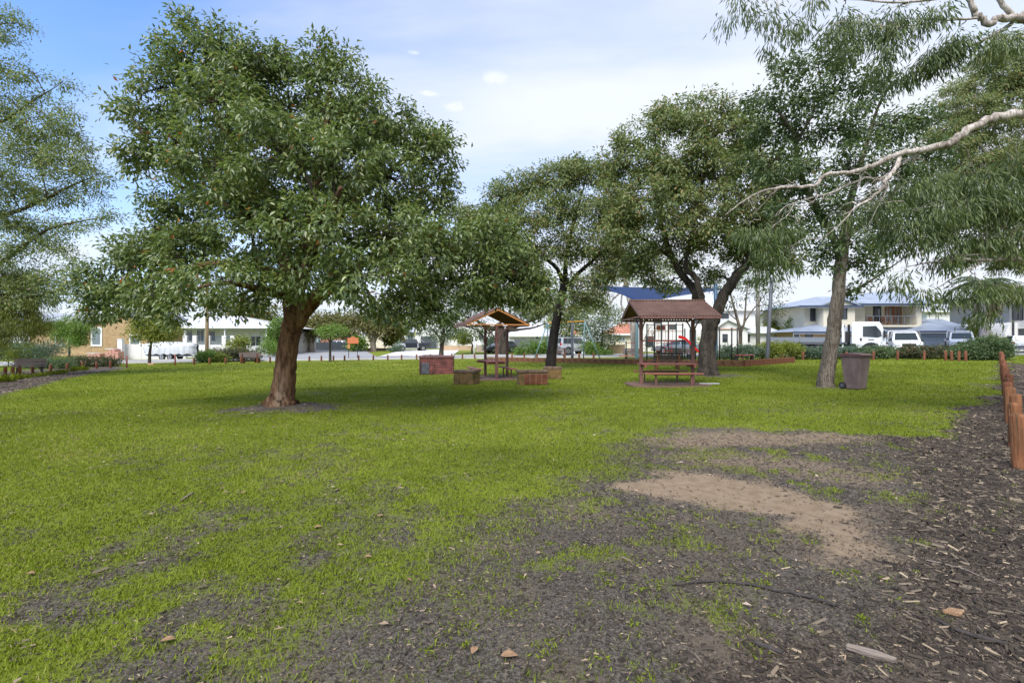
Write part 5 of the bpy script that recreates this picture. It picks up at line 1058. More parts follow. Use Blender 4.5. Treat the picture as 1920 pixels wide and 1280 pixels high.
def houses():
    # tan brick house, far left
    r = house('brick_house', 'tan brick house with steep gable and tall white framed window', 60, 278, 62); Y = 62
    block(r, 172, 276, 612, Y, 10, 'tan_brick'); block(r, 55, 171.5, 604, Y+1.5, 9, 'tan_brick')
    gable_front(r, 172, 276, 612, 585, 226, Y, 11, 'tan_brick', 'roof_grey')
    hip(r, 40, 176, 603, 588, 55, 172, Y+1.5, 9, 'roof_lightgrey', gut='roof_grey')
    window(r, 171, 192, 613, 649, Y, 'trim_white', 'glass_pale', 0, fr=.22); window(r, 243, 264, 627, 648, Y, 'trim_white', 'glass_pale', 0, fr=.14)
    window(r, 104, 118, 628, 648, Y+1.5, 'trim_white', 'red_brick', 0, fr=.1)
    # white garden walls
    f = fence('garden_wall', 'plain white rendered garden wall beside the covered boat', 222, 348, 645, 54, 'white_wall', 'wall', 3, .25)
    x = wl(231, 53.8); tag(wp(o := thing('gate_pillar', 'square white pillar behind the stacked brick pallets', 'pillar', (x, 53.5, gz(x, 53.5))), 'shaft', MB().b2((x-.25, 53.3, gz(x, 53.5)-.2), (x+.25, 53.7, zl(636, 53.5))), 'white_wall'))
    wp(o, 'cap', MB().b2((x-.3, 53.25, zl(636, 53.5)), (x+.3, 53.75, zl(635, 53.5))), 'white_wall')
    # white verandah house
    r = house('white_house', 'white house with white metal hip roof and verandah behind the timber pole', 340, 530, 64); Y = 64
    block(r, 345, 505, 612, Y, 10, 'white_wall'); hip(r, 330, 522, 613, 592, 375, 450, Y-1.8, 13, 'roof_white', gut='trim_white')
    window(r, 349, 362, 618, 640, Y, 'trim_white', 'glass', 0); window(r, 369, 383, 618, 640, Y, 'trim_white', 'glass', 1); window(r, 392, 405, 620, 640, Y, 'trim_white', 'glass', 0); window(r, 470, 490, 630, 650, Y, 'trim_white', 'glass', 1)
    for px in (347, 386, 422, 500): wp(r, 'verandah_post', MB().b2((wl(px, Y-1.9)-.07, Y-2, r.location.z-.2), (wl(px, Y-1.9)+.07, Y-1.86, zl(613, Y-1.9)-.25)), 'trim_white')
    Y = 58; x = wl(395, Y); r = thing('balustrade_wall', 'white front wall with pillars and decorative iron infill panels', 'wall', (x, Y, gz(x, Y)))
    for a, b in ((340, 437),): wp(r, 'base_wall', MB().b2((wl(a, Y), Y, r.location.z-.3), (wl(b, Y), Y+.22, zl(646, Y))), 'white_wall')
    for px in (347, 365, 390, 420, 436): wp(r, 'pillar', MB().b2((wl(px, Y)-.24, Y-.06, r.location.z-.3), (wl(px, Y)+.24, Y+.28, zl(629, Y))), 'white_wall')
    for a, b in ((351, 361), (369, 386), (394, 416), (424, 432)):
        mb = MB(); z0, z1 = zl(645.5, Y), zl(631, Y); x0, x1 = wl(a, Y), wl(b, Y); y = Y+.1
        for zz in (z0, z1): mb.tube([(x0, y, zz), (x1, y, zz)], .025, 5)
        n = max(2, int((x1-x0)/.3)); w = (x1-x0)/n
        for i in range(n):
            for j in range(3):
                cx, cz = x0+w*(i+.5), z0+(z1-z0)*(j+.5)/3; mb.tube([(cx+w*.42*math.cos(q), y, cz+.14*math.sin(q)) for q in np.linspace(0, 6.283, 9)], .018, 4, cap=False)
        wp(r, 'iron_panel', mb, 'gutter_navy')['kind'] = 'stuff'
    # low picket fence
    Y = 58; x = wl(480, Y); r = thing('picket_fence', 'white picket fence right of the balustrade wall', 'fence', (x, Y, gz(x, Y)))
    for i in range(26): px = 462+i*1.5; wp(r, 'picket', MB().b2((wl(px, Y)-.03, Y, r.location.z-.1), (wl(px, Y)+.03, Y+.03, zl(648, Y))), 'trim_white')
    for py in (651, 656): wp(r, 'rail', MB().b2((wl(461, Y), Y+.035, zl(py, Y)-.04), (wl(501, Y), Y+.08, zl(py, Y)+.04)), 'trim_white')
    r = house('pale_house', 'pale blue grey house half hidden behind the picket fence', 455, 540, 70); block(r, 462, 545, 622, 70, 9, 'pale_render'); hip(r, 455, 552, 622, 606, 480, 530, 70, 9, 'roof_lightgrey', gut='trim_white'); window(r, 470, 486, 632, 650, 70, 'trim_white', 'glass', 1)
    # red brick house across the side street
    r = house('red_brick_house', 'red brick house with white garage door behind the paperbark trees', 560, 660, 98); Y = 98
    block(r, 560, 640, 627, Y, 9, 'red_brick'); hip(r, 545, 655, 627, 612, 565, 635, Y, 9, 'roof_terracotta', gut='trim_white'); window(r, 590, 601, 632, 648, Y, 'trim_white', 'glass_pale', 1); window(r, 566, 572, 630, 642, Y, 'trim_white', 'glass', 0)
    block(r, 545, 559.5, 629, Y-.5, 8, 'pale_render', 'side_wall')
    fence('metal_fence', 'long dark grey metal fence between the paperbarks', 590, 656, 641.5, 84, 'dark_fence')
    # small cream house
    r = house('cream_cottage', 'small cream cottage with pale gable roof behind palms', 682, 745, 94); Y = 94
    block(r, 682, 745, 631, Y, 8, 'cream_wall'); gable_front(r, 700, 745, 631, 611, 722, Y, 9, 'cream_wall', 'roof_lightgrey'); window(r, 692, 698, 633, 640, Y, 'trim_white', 'glass', 0)
    fence('tan_garden_wall', 'low tan garden retaining wall in front of the cream cottage', 683, 732, 652.5, 80, 'tan_fence', 'wall', 4, .25)
    # white modern house with dark garage
    r = house('white_modern_house', 'white flat fronted house with dark garage door behind the black pickup', 760, 960, 90); Y = 90
    block(r, 760, 832, 622, Y, 10, 'white_wall'); block(r, 778, 806, 614, Y-.6, 6, 'white_wall', 'parapet'); block(r, 831.5, 930, 608, Y+2, 12, 'white_wall', 'upper_wall')
    hip(r, 752, 790, 623, 613, 765, 780, Y-.4, 8, 'roof_lightgrey', gut='gutter_navy')
    garage(r, 789, 818, 630, Y-.62, 'garage_dark'); window(r, 898, 906, 618, 636, Y+2, 'trim_dark', 'glass', 0); window(r, 838, 850, 624, 636, Y+2, 'trim_dark', 'glass', 0)
    window(r, 764, 775, 628, 642, Y, 'trim_white', 'glass_pale', 1); block(r, 750, 932, 606, Y+9, 4, 'white_wall', 'rear_wall')
    fence('tan_boundary_wall', 'smooth tan rendered boundary wall behind the brick barbecue', 832, 887, 647.5, 74, 'tan_fence', 'wall', 2, .3)
    r = fence('stone_garden_wall', 'rough stone garden wall beside the slim white post', 893, 908, 647, 66, 'stone_wall', 'wall', 2, .35)
    # white house with sloping roof and grey gate
    r = house('white_gabled_house', 'white house with long sloping white roof behind the swing set', 955, 1065, 72); Y = 72
    block(r, 955, 1070, 628, Y, 10, 'white_wall'); hip(r, 945, 1078, 629, 596, 985, 1030, Y, 12, 'roof_white', gut='trim_white'); window(r, 1005, 1009, 628.5, 637, Y, 'trim_dark', 'glass', 0); window(r, 1030, 1044, 632, 646, Y, 'trim_dark', 'glass', 1)
    fence('grey_gate', 'tall plain grey metal gate beside the white gabled house', 965, 1011, 635, 66, 'grey_fence', 'gate', 3)
    # terracotta roofed house
    r = house('terracotta_house', 'cream house with terracotta tile roof beyond the playground', 1150, 1200, 62); Y = 62
    block(r, 1153, 1215, 627, Y, 8, 'cream_wall'); hip(r, 1146, 1222, 626, 606, 1162, 1205, Y, 8, 'roof_terracotta', gut='trim_white'); window(r, 1161, 1172, 630, 640, Y, 'trim_white', 'glass_pale', 1)
    r = house('terracotta_cottage', 'terracotta roofed house glimpsed left of the silver four wheel drive', 1045, 1080, 80); block(r, 1050, 1085, 628, 80, 8, 'cream_wall'); hip(r, 1044, 1092, 628, 614, 1060, 1075, 80, 8, 'roof_terracotta', gut='trim_white')
    fence('block_wall', 'pale sandy block wall left of the climbing tower', 1141, 1171, 646, 54, 'tan_fence', 'wall', 3, .25)
    # white two storey house behind playground
    r = house('white_two_storey_house', 'white two storey house behind the climbing tower and slide', 1195, 1462, 56); Y = 56
    block(r, 1205, 1416, 580, Y+3, 9, 'white_wall'); hip(r, 1196, 1428, 580, 560, 1240, 1380, Y+3, 9, 'roof_white', gut='trim_white')
    block(r, 1338, 1402, 617, Y, 5, 'white_wall', 'lower_wall'); gable_front(r, 1338, 1402, 617, 601, 1363, Y, 5, 'white_wall', 'roof_white', .3)
    block(r, 1401.5, 1452, 622, Y+.8, 5, 'white_wall', 'garage_wall'); hip(r, 1396, 1462, 622, 612, 1412, 1440, Y+.8, 5, 'roof_white', gut='trim_white')
    for a, b, c, d, yy in ((1354.5, 1364, 626, 641, Y), (1401.8, 1405.5, 627, 641, Y+.8), (1255, 1268, 608, 617, Y+3), (1300, 1316, 590, 606, Y+3), (1225, 1240, 590, 606, Y+3), (1210, 1225, 630, 650, Y+3), (1352, 1366, 588, 597, Y+3)): window(r, a, b, c, d, yy, 'trim_dark', 'glass', 0)
    wp(r, 'orange_trim', MB().b2((wl(1338, Y)-.1, Y-.12, zl(617.5, Y)), (wl(1383, Y), Y-.02, zl(616.4, Y))), 'steel_orange')
    r = house('dark_roof_house', 'distant pale house with dark tiled hip roof above the clipped hedge', 1440, 1495, 105); Y = 105
    block(r, 1444, 1490, 588, Y, 10, 'cream_wall'); hip(r, 1436, 1496, 588.5, 578, 1452, 1474, Y, 10, 'roof_grey', gut='gutter_navy'); window(r, 1458, 1463, 592, 600, Y, 'trim_white', 'glass', 0); window(r, 1472, 1478, 592, 600, Y, 'trim_white', 'glass', 0)
    block(r, 1462, 1500, 603, Y-6, 5, 'white_wall', 'porch_wall'); hip(r, 1458, 1505, 603, 598, 1468, 1492, Y-6, 5, 'roof_white', gut='trim_white')
    # cream two storey house with blue grey roof
    r = house('cream_two_storey_house', 'cream two storey house with blue grey metal roof and timber balcony doors', 1490, 1830, 52); Y = 52
    block(r, 1509, 1546, 572, Y+2.2, 9, 'cream_wall'); block(r, 1544, 1603, 572, Y+.8, 10, 'cream_wall'); block(r, 1602.5, 1622, 572, Y+2.0, 9, 'cream_wall'); block(r, 1621, 1719, 572, Y+3.0, 8, 'cream_wall', 'balcony_back_wall'); block(r, 1717.5, 1728, 572, Y+1.2, 9.5, 'cream_wall')
    hip(r, 1600, 1742, 570, 547, 1632, 1705, Y+1, 11, 'roof_blue'); hip(r, 1494, 1612, 573.5, 556, 1530, 1590, Y+.9, 10, 'roof_blue')
    gable_front(r, 1541, 1606, 573, 560, 1574, Y+.78, 6, 'cream_wall', 'roof_blue', .3)
    window(r, 1519, 1532.5, 577, 602, Y+2.2, 'trim_dark', 'glass', 1); window(r, 1573, 1588, 573.5, 598, Y+.8, 'trim_dark', 'glass', 1)
    window(r, 1637, 1651.5, 573.5, 608, Y+3, 'trim_dark', 'glass', 1); window(r, 1697, 1712, 573, 608, Y+3, 'trim_dark', 'glass', 1)
    window(r, 1659, 1674, 575, 607, Y+3, 'timber_door', 'glass_pale', 1, 'balcony_door', .12, 4); window(r, 1675, 1690, 575, 607, Y+3, 'timber_door', 'glass_pale', 1, 'balcony_door', .12, 4)
    wp(r, 'balcony_slab', MB().b2((wl(1621, Y+1), Y+.7, zl(613, Y+1)), (wl(1727, Y+1), Y+4.2, zl(609.5, Y+1))), 'cream_wall')
    wp(r, 'balcony_beam', MB().b2((wl(1645, Y+.9), Y+.9, zl(624, Y+1)), (wl(1726, Y+.9), Y+1.4, zl(613.2, Y+1))), 'bluegrey_fence')
    rl = wp(r, 'balcony_rail', MB().tube([(wl(1622, Y+1), Y+.85, zl(593, Y+1)), (wl(1719, Y+1), Y+.85, zl(593, Y+1))], .03, 6), 'bluegrey_fence')
    for i in range(9): px = 1624+i*11.6; wp(r, 'baluster', MB().tube([(wl(px, Y+1), Y+.85, zl(609.4, Y+1)), (wl(px, Y+1), Y+.85, zl(593, Y+1))], .022, 5), 'bluegrey_fence', rl)
    for py in (597, 601, 605): wp(r, 'rail_wire', MB().tube([(wl(1622, Y+1), Y+.85, zl(py, Y+1)), (wl(1719, Y+1), Y+.85, zl(py, Y+1))], .008, 4), 'chrome', rl)
    block(r, 1495, 1655, 622, Y+.2, 8, 'cream_brick', 'lower_wall'); block(r, 1655, 1729, 622.5, Y+1.6, 8, 'cream_brick', 'lower_wall')
    hip(r, 1483, 1662, 622, 607, 1530, 1640, Y-.6, 5, 'roof_blue', name='verandah_roof')
    window(r, 1510, 1523, 624.5, 632, Y+.2, 'trim_dark', 'glass', 0); window(r, 1572, 1586, 624.5, 632, Y+.2, 'trim_dark', 'glass', 0); window(r, 1487, 1499, 625, 634, Y+.18, 'trim_white', 'glass', 0)
    block(r, 1724, 1829, 621, Y-1.5, 8, 'cream_wall', 'garage_wall'); hip(r, 1718, 1836, 620.5, 598, 1742, 1765, Y-1.5, 9, 'roof_blue', name='garage_roof'); garage(r, 1727, 1781, 625, Y-1.55, 'garage_blue'); garage(r, 1797, 1826, 626, Y-1.55, 'garage_blue')
    # patio chairs on the balcony
    for px, lab in ((1637, 'timber deck chair with small table items beside the left balcony window'), (1663, 'timber deck chair in front of the balcony doors')):
        x = wl(px, Y+2); t = thing('deck_chair', lab, 'chair', (x, Y+2.2, zl(609.3, Y+1)), 0, 'balcony deck chairs')
        MB().box((0, 0, .38), (.6, .55, .06)).build('seat', 'timber_door', t); MB().box((0, .28, .72), (.6, .06, .7), 0, ('X', -.2)).build('backrest', 'timber_door', t, bevel=.02)
        for sx in (-.27, .27):
            for sy in (-.22, .22): MB().box((sx, sy, .19), (.06, .06, .38)).build('leg', 'timber_door', t)
            MB().box((sx*1.1, 0, .6), (.08, .6, .05)).build('armrest', 'timber_door', t)
    fence('front_fence', 'blue grey front fence behind the hedge and white truck', 1446, 1662, 632, 44, 'bluegrey_fence')
    r = house('white_rear_house', 'white house with pale pyramid roof showing behind the garage', 1735, 1830, 74); Y = 74
    block(r, 1738, 1822, 582, Y, 8, 'white_wall'); hip(r, 1728, 1834, 583, 557, 1770, 1795, Y, 8, 'roof_lightgrey', gut='trim_white'); window(r, 1762, 1770, 578.6, 582, Y-.5, 'trim_dark', 'glass', 0); window(r, 1800, 1812, 588, 602, Y, 'trim_dark', 'glass', 1)
    # modern house at the right edge
    r = house('modern_house', 'modern white house with black balcony rail behind the white wagon', 1886, 1985, 49); Y = 49
    block(r, 1889, 1985, 604, Y, 9, 'white_wall'); block(r, 1893, 1985, 556, Y+2.2, 7, 'pale_render', 'upper_wall'); wp(r, 'roof', MB().b2((wl(1888, Y), Y-.9, zl(556, Y)), (wl(1995, Y), Y+10, zl(551.5, Y))), 'trim_dark')
    wp(r, 'balcony_slab', MB().b2((wl(1908, Y), Y-1.2, zl(616, Y)), (wl(1990, Y), Y-.01, zl(602, Y))), 'white_wall'); wp(r, 'column', MB().b2((wl(1890.5, Y), Y-.5, r.location.z-.2), (wl(1892.5, Y), Y-.35, zl(556.3, Y))), 'trim_dark')
    rl = wp(r, 'balcony_rail', MB().tube([(wl(1894, Y), Y-1, zl(582, Y)), (wl(1990, Y), Y-1, zl(582, Y))], .03, 6), 'black_metal')
    for i in range(14): px = 1895+i*7; wp(r, 'baluster', MB().tube([(wl(px, Y), Y-1, zl(603, Y)), (wl(px, Y), Y-1, zl(582, Y))], .018, 5), 'black_metal', rl)
    window(r, 1909, 1922, 617, 632, Y, 'trim_dark', 'glass', 0); window(r, 1899, 1918, 566, 600, Y+2.2, 'trim_dark', 'glass', 1)
    wp(r, 'buttress', MB().prism([(wl(1875, Y), zl(632, Y)), (wl(1889.5, Y), zl(632, Y)), (wl(1889.5, Y), zl(606, Y)), (wl(1886, Y), zl(608, Y))], Y-.3, Y+6, 'y'), 'white_wall'); block(r, 1860, 1889.5, 632, Y-.28, .5, 'cream_brick', 'garden_wall')
    # palm
    Y = 47; x = wl(1845, Y); z = gz(x, Y); t = thing('palm_tree', 'palm with pale ringed trunk and skirt of dead brown fronds', 'palm', (x, Y, z))
    MB().tube([(0, 0, -.2), (0, 0, 1), (-.05, 0, 3), (0, 0, 5), (.05, 0, 6.6)], [.42, .36, .33, .32, .3], 16, wob=.015).build('trunk', 'palm_bark', t, smooth=True)
    n = 420; C = np.stack([RNG.uniform(.1, 1.1, n), RNG.normal(0, .4, n), RNG.uniform(4.0, 6.8, n)], 1); C[:, 0] *= np.clip((C[:, 2]-2.6)/4, .2, 1)
    leaves('dead_fronds', C, np.tile([0.05, 0, -1.], (n, 1))+RNG.normal(size=(n, 3))*.12, RNG.uniform(1, 1.9, n), .12, 'dead_leaf', t, RNG.random(n)*.6)
    C = []; D = []
    for i in range(22):
        a = i*2.4; el = RNG.uniform(-.3, .9)
        for q in np.linspace(.2, 1, 22):
            p = np.array([math.cos(a)*2.4*q, math.sin(a)*2.4*q, 6.8+2.0*q*el-1.4*q*q])
            for s in (-1, 1): C.append(p); D.append([-math.sin(a)*s+.4*math.cos(a), math.cos(a)*s+.4*math.sin(a), -.6])
    leaves('fronds', np.array(C), np.array(D), .75, .07, 'leaf_hedge', t)
    for (px, Y, h, lab) in ((750, 76, 3.2, 'shaggy palm like plant in front of the white modern house'), (738, 78, 2.4, 'yucca clump left of the shaggy palm like plant')):
        x = wl(px, Y); t = thing('yucca', lab, 'plant', (x, Y, gz(x, Y)), 0, 'palm like plants behind the pickup'); MB().tube([(0, 0, -.2), (.1, 0, h*.6), (.15, 0, h)], [.2, .16, .12], 8).build('stem', 'bark_grey', t, smooth=True)
        MB().tube([(0, 0, .3), (-.5, 0, h*.5), (-.8, .1, h*.75)], [.14, .12, .1], 8).build('stem', 'bark_grey', t, smooth=True)
        n = 700; C = np.concatenate([np.tile([.15, 0, h], (n//2, 1)), np.tile([-.8, .1, h*.75], (n//2, 1))])+RNG.normal(size=(n, 3))*.3; leaves('leaf_rosette', C, RNG.normal(size=(n, 3))*np.array([1, 1, .7])+np.array([0, 0, .1]), RNG.uniform(.8, 1.5, n), .1, 'leaf_yellow', t, RNG.random(n)*.8, .35)
houses()

# ------------------------------------------------------------------ vehicles
def wheel(t, x, y, r, w=.2):
    o = MB().tube([(x, y-w/2, r), (x, y-w/2+.03, r), (x, y+w/2-.03, r), (x, y+w/2, r)], [r*.9, r, r, r*.9], 20).build('wheel', 'rubber', t, smooth=False)
    s = 1 if y > 0 else -1
    MB().cyl((x, y+s*(w/2-.012), r), r*.62, .04, 16, 'y').build('rim', 'chrome', o)
    MB().cyl((x, y+s*(w/2+.004), r), r*.16, .02, 8, 'y').build('hub_cap', 'black_metal', o)
def carbody(t, st, paint, name='body'):
    """loft of (x, z bottom, z top, half width)"""
    mb = MB()
    for x, zb, zt, w in st:
        h = zt-zb; mb.v += [(x, -w*.86, zb), (x, -w*.98, zb+.10*h+.02), (x, -w, zb+.5*h), (x, -w*.96, zb+.9*h), (x, -w*.86, zt), (x, w*.86, zt), (x, w*.96, zb+.9*h), (x, w, zb+.5*h), (x, w*.98, zb+.10*h+.02), (x, w*.86, zb)]
    k = 10
    for i in range(len(st)-1):
        for j in range(k): mb.f.append((i*k+j, i*k+(j+1) % k, (i+1)*k+(j+1) % k, (i+1)*k+j))
    mb.f += [tuple(range(k)), tuple(range(len(st)*k-1, (len(st)-1)*k-1, -1))]
    return mb.build(name, paint, t, smooth=False, bevel=.02)
def cabin(t, xb, xr, zb, zr, wb, wr, paint, split=.52, name='cabin'):
    """greenhouse: xb=(front,rear) at belt, xr=(front,rear) at roof"""
    A = [Vector((xb[0], -wb, zb)), Vector((xb[0], wb, zb)), Vector((xb[1], wb, zb)), Vector((xb[1], -wb, zb))]; Bq = [Vector((xr[0], -wr, zr)), Vector((xr[0], wr, zr)), Vector((xr[1], wr, zr)), Vector((xr[1], -wr, zr))]
    mb = MB(); mb.v = [tuple(p) for p in A+Bq]; mb.f = [(0, 1, 5, 4), (1, 2, 6, 5), (2, 3, 7, 6), (3, 0, 4, 7), (4, 5, 6, 7), (3, 2, 1, 0)]
    o = mb.build(name, paint, t, bevel=.03)
    def glass(nm, a, b, c, d, m0=.08, m1=.92, v0=.10, v1=.9):
        def q(u, v): return a.lerp(b, u).lerp(d.lerp(c, u), v)
        n = (b-a).cross(d-a).normalized(); ctr = (a+b+c+d)/4
        if n.dot(ctr-Vector(((xb[0]+xb[1])/2, 0, (zb+zr)/2))) < 0: n = -n
        P_ = [q(m0, v0), q(m1, v0), q(m1, v1), q(m0, v1)]; mb = MB(); mb.v = [tuple(p+n*.006) for p in P_]+[tuple(p-n*.02) for p in P_]
        mb.f = [(0, 1, 2, 3), (7, 6, 5, 4)]+[(i, i+4, (i+1) % 4+4, (i+1) % 4) for i in range(4)]
        mb.build(nm, 'glass', t)
    glass('windscreen', A[0], A[1], Bq[1], Bq[0]); glass('rear_window', A[2], A[3], Bq[3], Bq[2], .1, .9, .15, .88)
    for i, j in ((0, 3), (1, 2)):
        if split: glass('side_window', A[i], A[j], Bq[j], Bq[i], .07, split-.02); glass('side_window', A[i], A[j], Bq[j], Bq[i], split+.02, .94)
        else: glass('side_window', A[i], A[j], Bq[j], Bq[i], .1, .9)
def lights(t, xf, xr, w, zf, zr, front=True):
    for s in (-1, 1):
        MB().box((xf, s*w*.78, zf), (.12, w*.36, .16)).build('headlight', 'lamp_clear', t, bevel=.02)
        MB().box((xr, s*w*.86, zr), (.10, w*.24, .26)).build('taillight', 'lamp_red', t, bevel=.02)
        MB().box((xf-1.25, s*(w+.10), zf+.32), (.10, .2, .14)).build('mirror', 'black_metal', t, bevel=.02)
    MB().box((xf+.03, 0, zf-.02), (.08, w*.95, .2)).build('grille', 'black_metal', t, bevel=.01)
    MB().box((xf+.05, 0, zf-.28), (.1, w*1.75, .16)).build('front_bumper', 'black_metal', t, bevel=.03)
    MB().box((xf+.105, 0, zf-.26), (.015, .38, .12)).build('number_plate', 'plate', t)
    MB().box((xr-.06, 0, zr-.32), (.1, w*1.8, .17)).build('rear_bumper', 'pole_grey', t, bevel=.03)
    MB().box((xr-.115, 0, zr-.12), (.015, .38, .12)).build('number_plate', 'plate', t)
    for s in (-1, 1):
        for x in (xf-1.9, xf-2.75): MB().box((x, s*(w+.004), zf+.12), (.18, .03, .03)).build('door_handle', 'chrome', t)
def arches(t, xs, w, r):
    for x in xs:
        for s in (-1, 1):
            MB().tube([(x, s*(w-.10), r), (x, s*(w+.006), r)], [r*1.22]*2, 20).build('wheel_arch', 'black_metal', t)
def car(p, rz, lab, paint, kind='hatch', cat='car', name='parked_car', sc=1.):
    t = thing(name, lab, cat, p, rz, 'vehicles parked along the street'); t.scale = (sc,)*3
    if kind in ('hatch', 'sedan', 'wagon'):
        Lh = {'hatch': 2.05, 'sedan': 2.35, 'wagon': 2.35}[kind]; w = .86; r = .31
        carbody(t, [(Lh, .42, .62, .62), (Lh-.10, .24, .72, .78), (Lh-.5, .2, .80, w), (Lh-1.1, .2, .90, w), (0, .2, .93, w), (-Lh+.7, .2, .96, w), (-Lh+.15, .24, .97 if kind != 'sedan' else .98, .82), (-Lh, .4, .86, .72)], paint)
        if kind == 'hatch': cabin(t, (Lh-1.0, -Lh+.12), (Lh-1.75, -Lh+.55), .89, 1.46, .80, .60, paint)
        if kind == 'wagon': cabin(t, (Lh-1.1, -Lh+.10), (Lh-1.85, -Lh+.5), .89, 1.46, .80, .60, paint)
        if kind == 'sedan': cabin(t, (Lh-1.1, -Lh+.65), (Lh-1.85, -Lh+1.25), .89, 1.43, .80, .60, paint)
        xs = (Lh-.85, -Lh+.80); lights(t, Lh-.02, -Lh+.03, .80, .66, .80)
    elif kind == '4wd':
        w = .93; r = .39; Lh = 2.2
        carbody(t, [(Lh, .5, .85, .7), (Lh-.1, .4, .98, .86), (Lh-.4, .38, 1.06, w), (Lh-1.1, .36, 1.12, w), (0, .36, 1.13, w), (-Lh+.1, .38, 1.13, w*.97), (-Lh, .5, 1.08, .85)], paint)
        cabin(t, (Lh-1.05, -Lh+.05), (Lh-1.65, -Lh+.25), 1.09, 1.82, .88, .72, paint); xs = (Lh-.85, -Lh+.85); lights(t, Lh-.02, -Lh+.02, .86, .88, 1.1)
        o = MB().cyl((-Lh-.14, .1, 1.0), .38, .22, 22, 'x').build('spare_wheel', 'rubber', t, bevel=.03); MB().cyl((-Lh-.16, .1, 1.0), .26, .22, 18, 'x').build('wheel_cover', 'chrome', o)
        for s in (-1, 1): MB().tube([(Lh-1.75, s*.6, 1.84), (Lh-1.7, s*.6, 1.89), (-Lh+.5, s*.6, 1.89), (-Lh+.45, s*.6, 1.84)], .025, 6).build('roof_rail', 'black_metal', t)
    elif kind == 'pickup':
        w = .93; r = .39; Lh = 2.65
        carbody(t, [(Lh, .55, .95, .72), (Lh-.1, .42, 1.05, .88), (Lh-.5, .4, 1.12, w), (Lh-1.25, .4, 1.18, w), (.2, .4, 1.2, w), (-.72, .4, 1.2, w)], 'paint_silver', 'front_body')
        carbody(t, [(-.73, .42, 1.2, w*.985), (-1.6, .42, 1.21, w*.985), (-Lh, .45, 1.21, w*.97)], paint, 'tray')
        MB().box((.35, 0, .80), (1.85, w*2+.012, .72)).build('doors', paint, t, bevel=.03)
        MB().box((-1.68, 0, 1.19), (1.75, w*1.7, .06)).build('tray_cover', 'black_metal', t)
        cabin(t, (Lh-1.15, -.75), (Lh-1.9, -.5), 1.16, 1.80, .88, .70, paint)
        for s in (-1, 1): MB().tube([(-.85, s*.72, 1.2), (-1.0, s*.70, 1.62), (-1.2, s*.68, 1.66), (-1.75, s*.78, 1.24)], .04, 8).build('sports_bar', 'chrome', t, smooth=True)
        for s in (-1, 1): MB().box((.3, s*(w+.06), .42), (2.1, .16, .06)).build('side_step', 'chrome', t, bevel=.02)
        xs = (Lh-.9, -Lh+1.2); lights(t, Lh-.02, -Lh+.02, .88, .92, 1.0)
    elif kind == 'ute':
        w = .92; r = .38; Lh = 2.6
        carbody(t, [(Lh, .5, .9, .72), (Lh-.1, .4, 1.02, .86), (Lh-.4, .38, 1.1, w), (Lh-1.1, .38, 1.16, w), (.2, .38, 1.18, w), (-.3, .38, 1.18, w)], paint)
        cabin(t, (Lh-1.05, -.32), (Lh-1.7, -.2), 1.14, 1.84, .87, .72, paint, None)
        MB().box((-1.55, 0, .98), (2.3, 1.86, .12)).build('tray', 'pole_grey', t, bevel=.01)
        for s in (-1, 1): MB().box((-1.55, s*.92, 1.16), (2.3, .04, .26)).build('tray_side', paint, t)
        MB().box((-2.7, 0, 1.16), (.04, 1.84, .26)).build('tailgate', paint, t)
        fr = [(-.45, -.85, 1.0), (-.45, -.85, 1.85), (-.45, -.8, 1.95), (-.45, .8, 1.95), (-.45, .85, 1.85), (-.45, .85, 1.0)]
        MB().tube(fr, .035, 8).build('headboard_frame', 'trim_white', t, smooth=True); MB().tube([(x-.35, y, z-.02) for x, y, z in fr], .03, 8).build('ladder_rack', 'trim_white', t, smooth=True)
        xs = (Lh-.85, -1.45); lights(t, Lh-.02, -2.7, .86, .88, .92)
    arches(t, xs, {'hatch': .86, 'sedan': .86, 'wagon': .86}.get(kind, .93), r)
    for x in xs:
        for s in (-1, 1): wheel(t, x, s*({'hatch': .80, 'sedan': .80, 'wagon': .80}.get(kind, .86)), r)
    return t
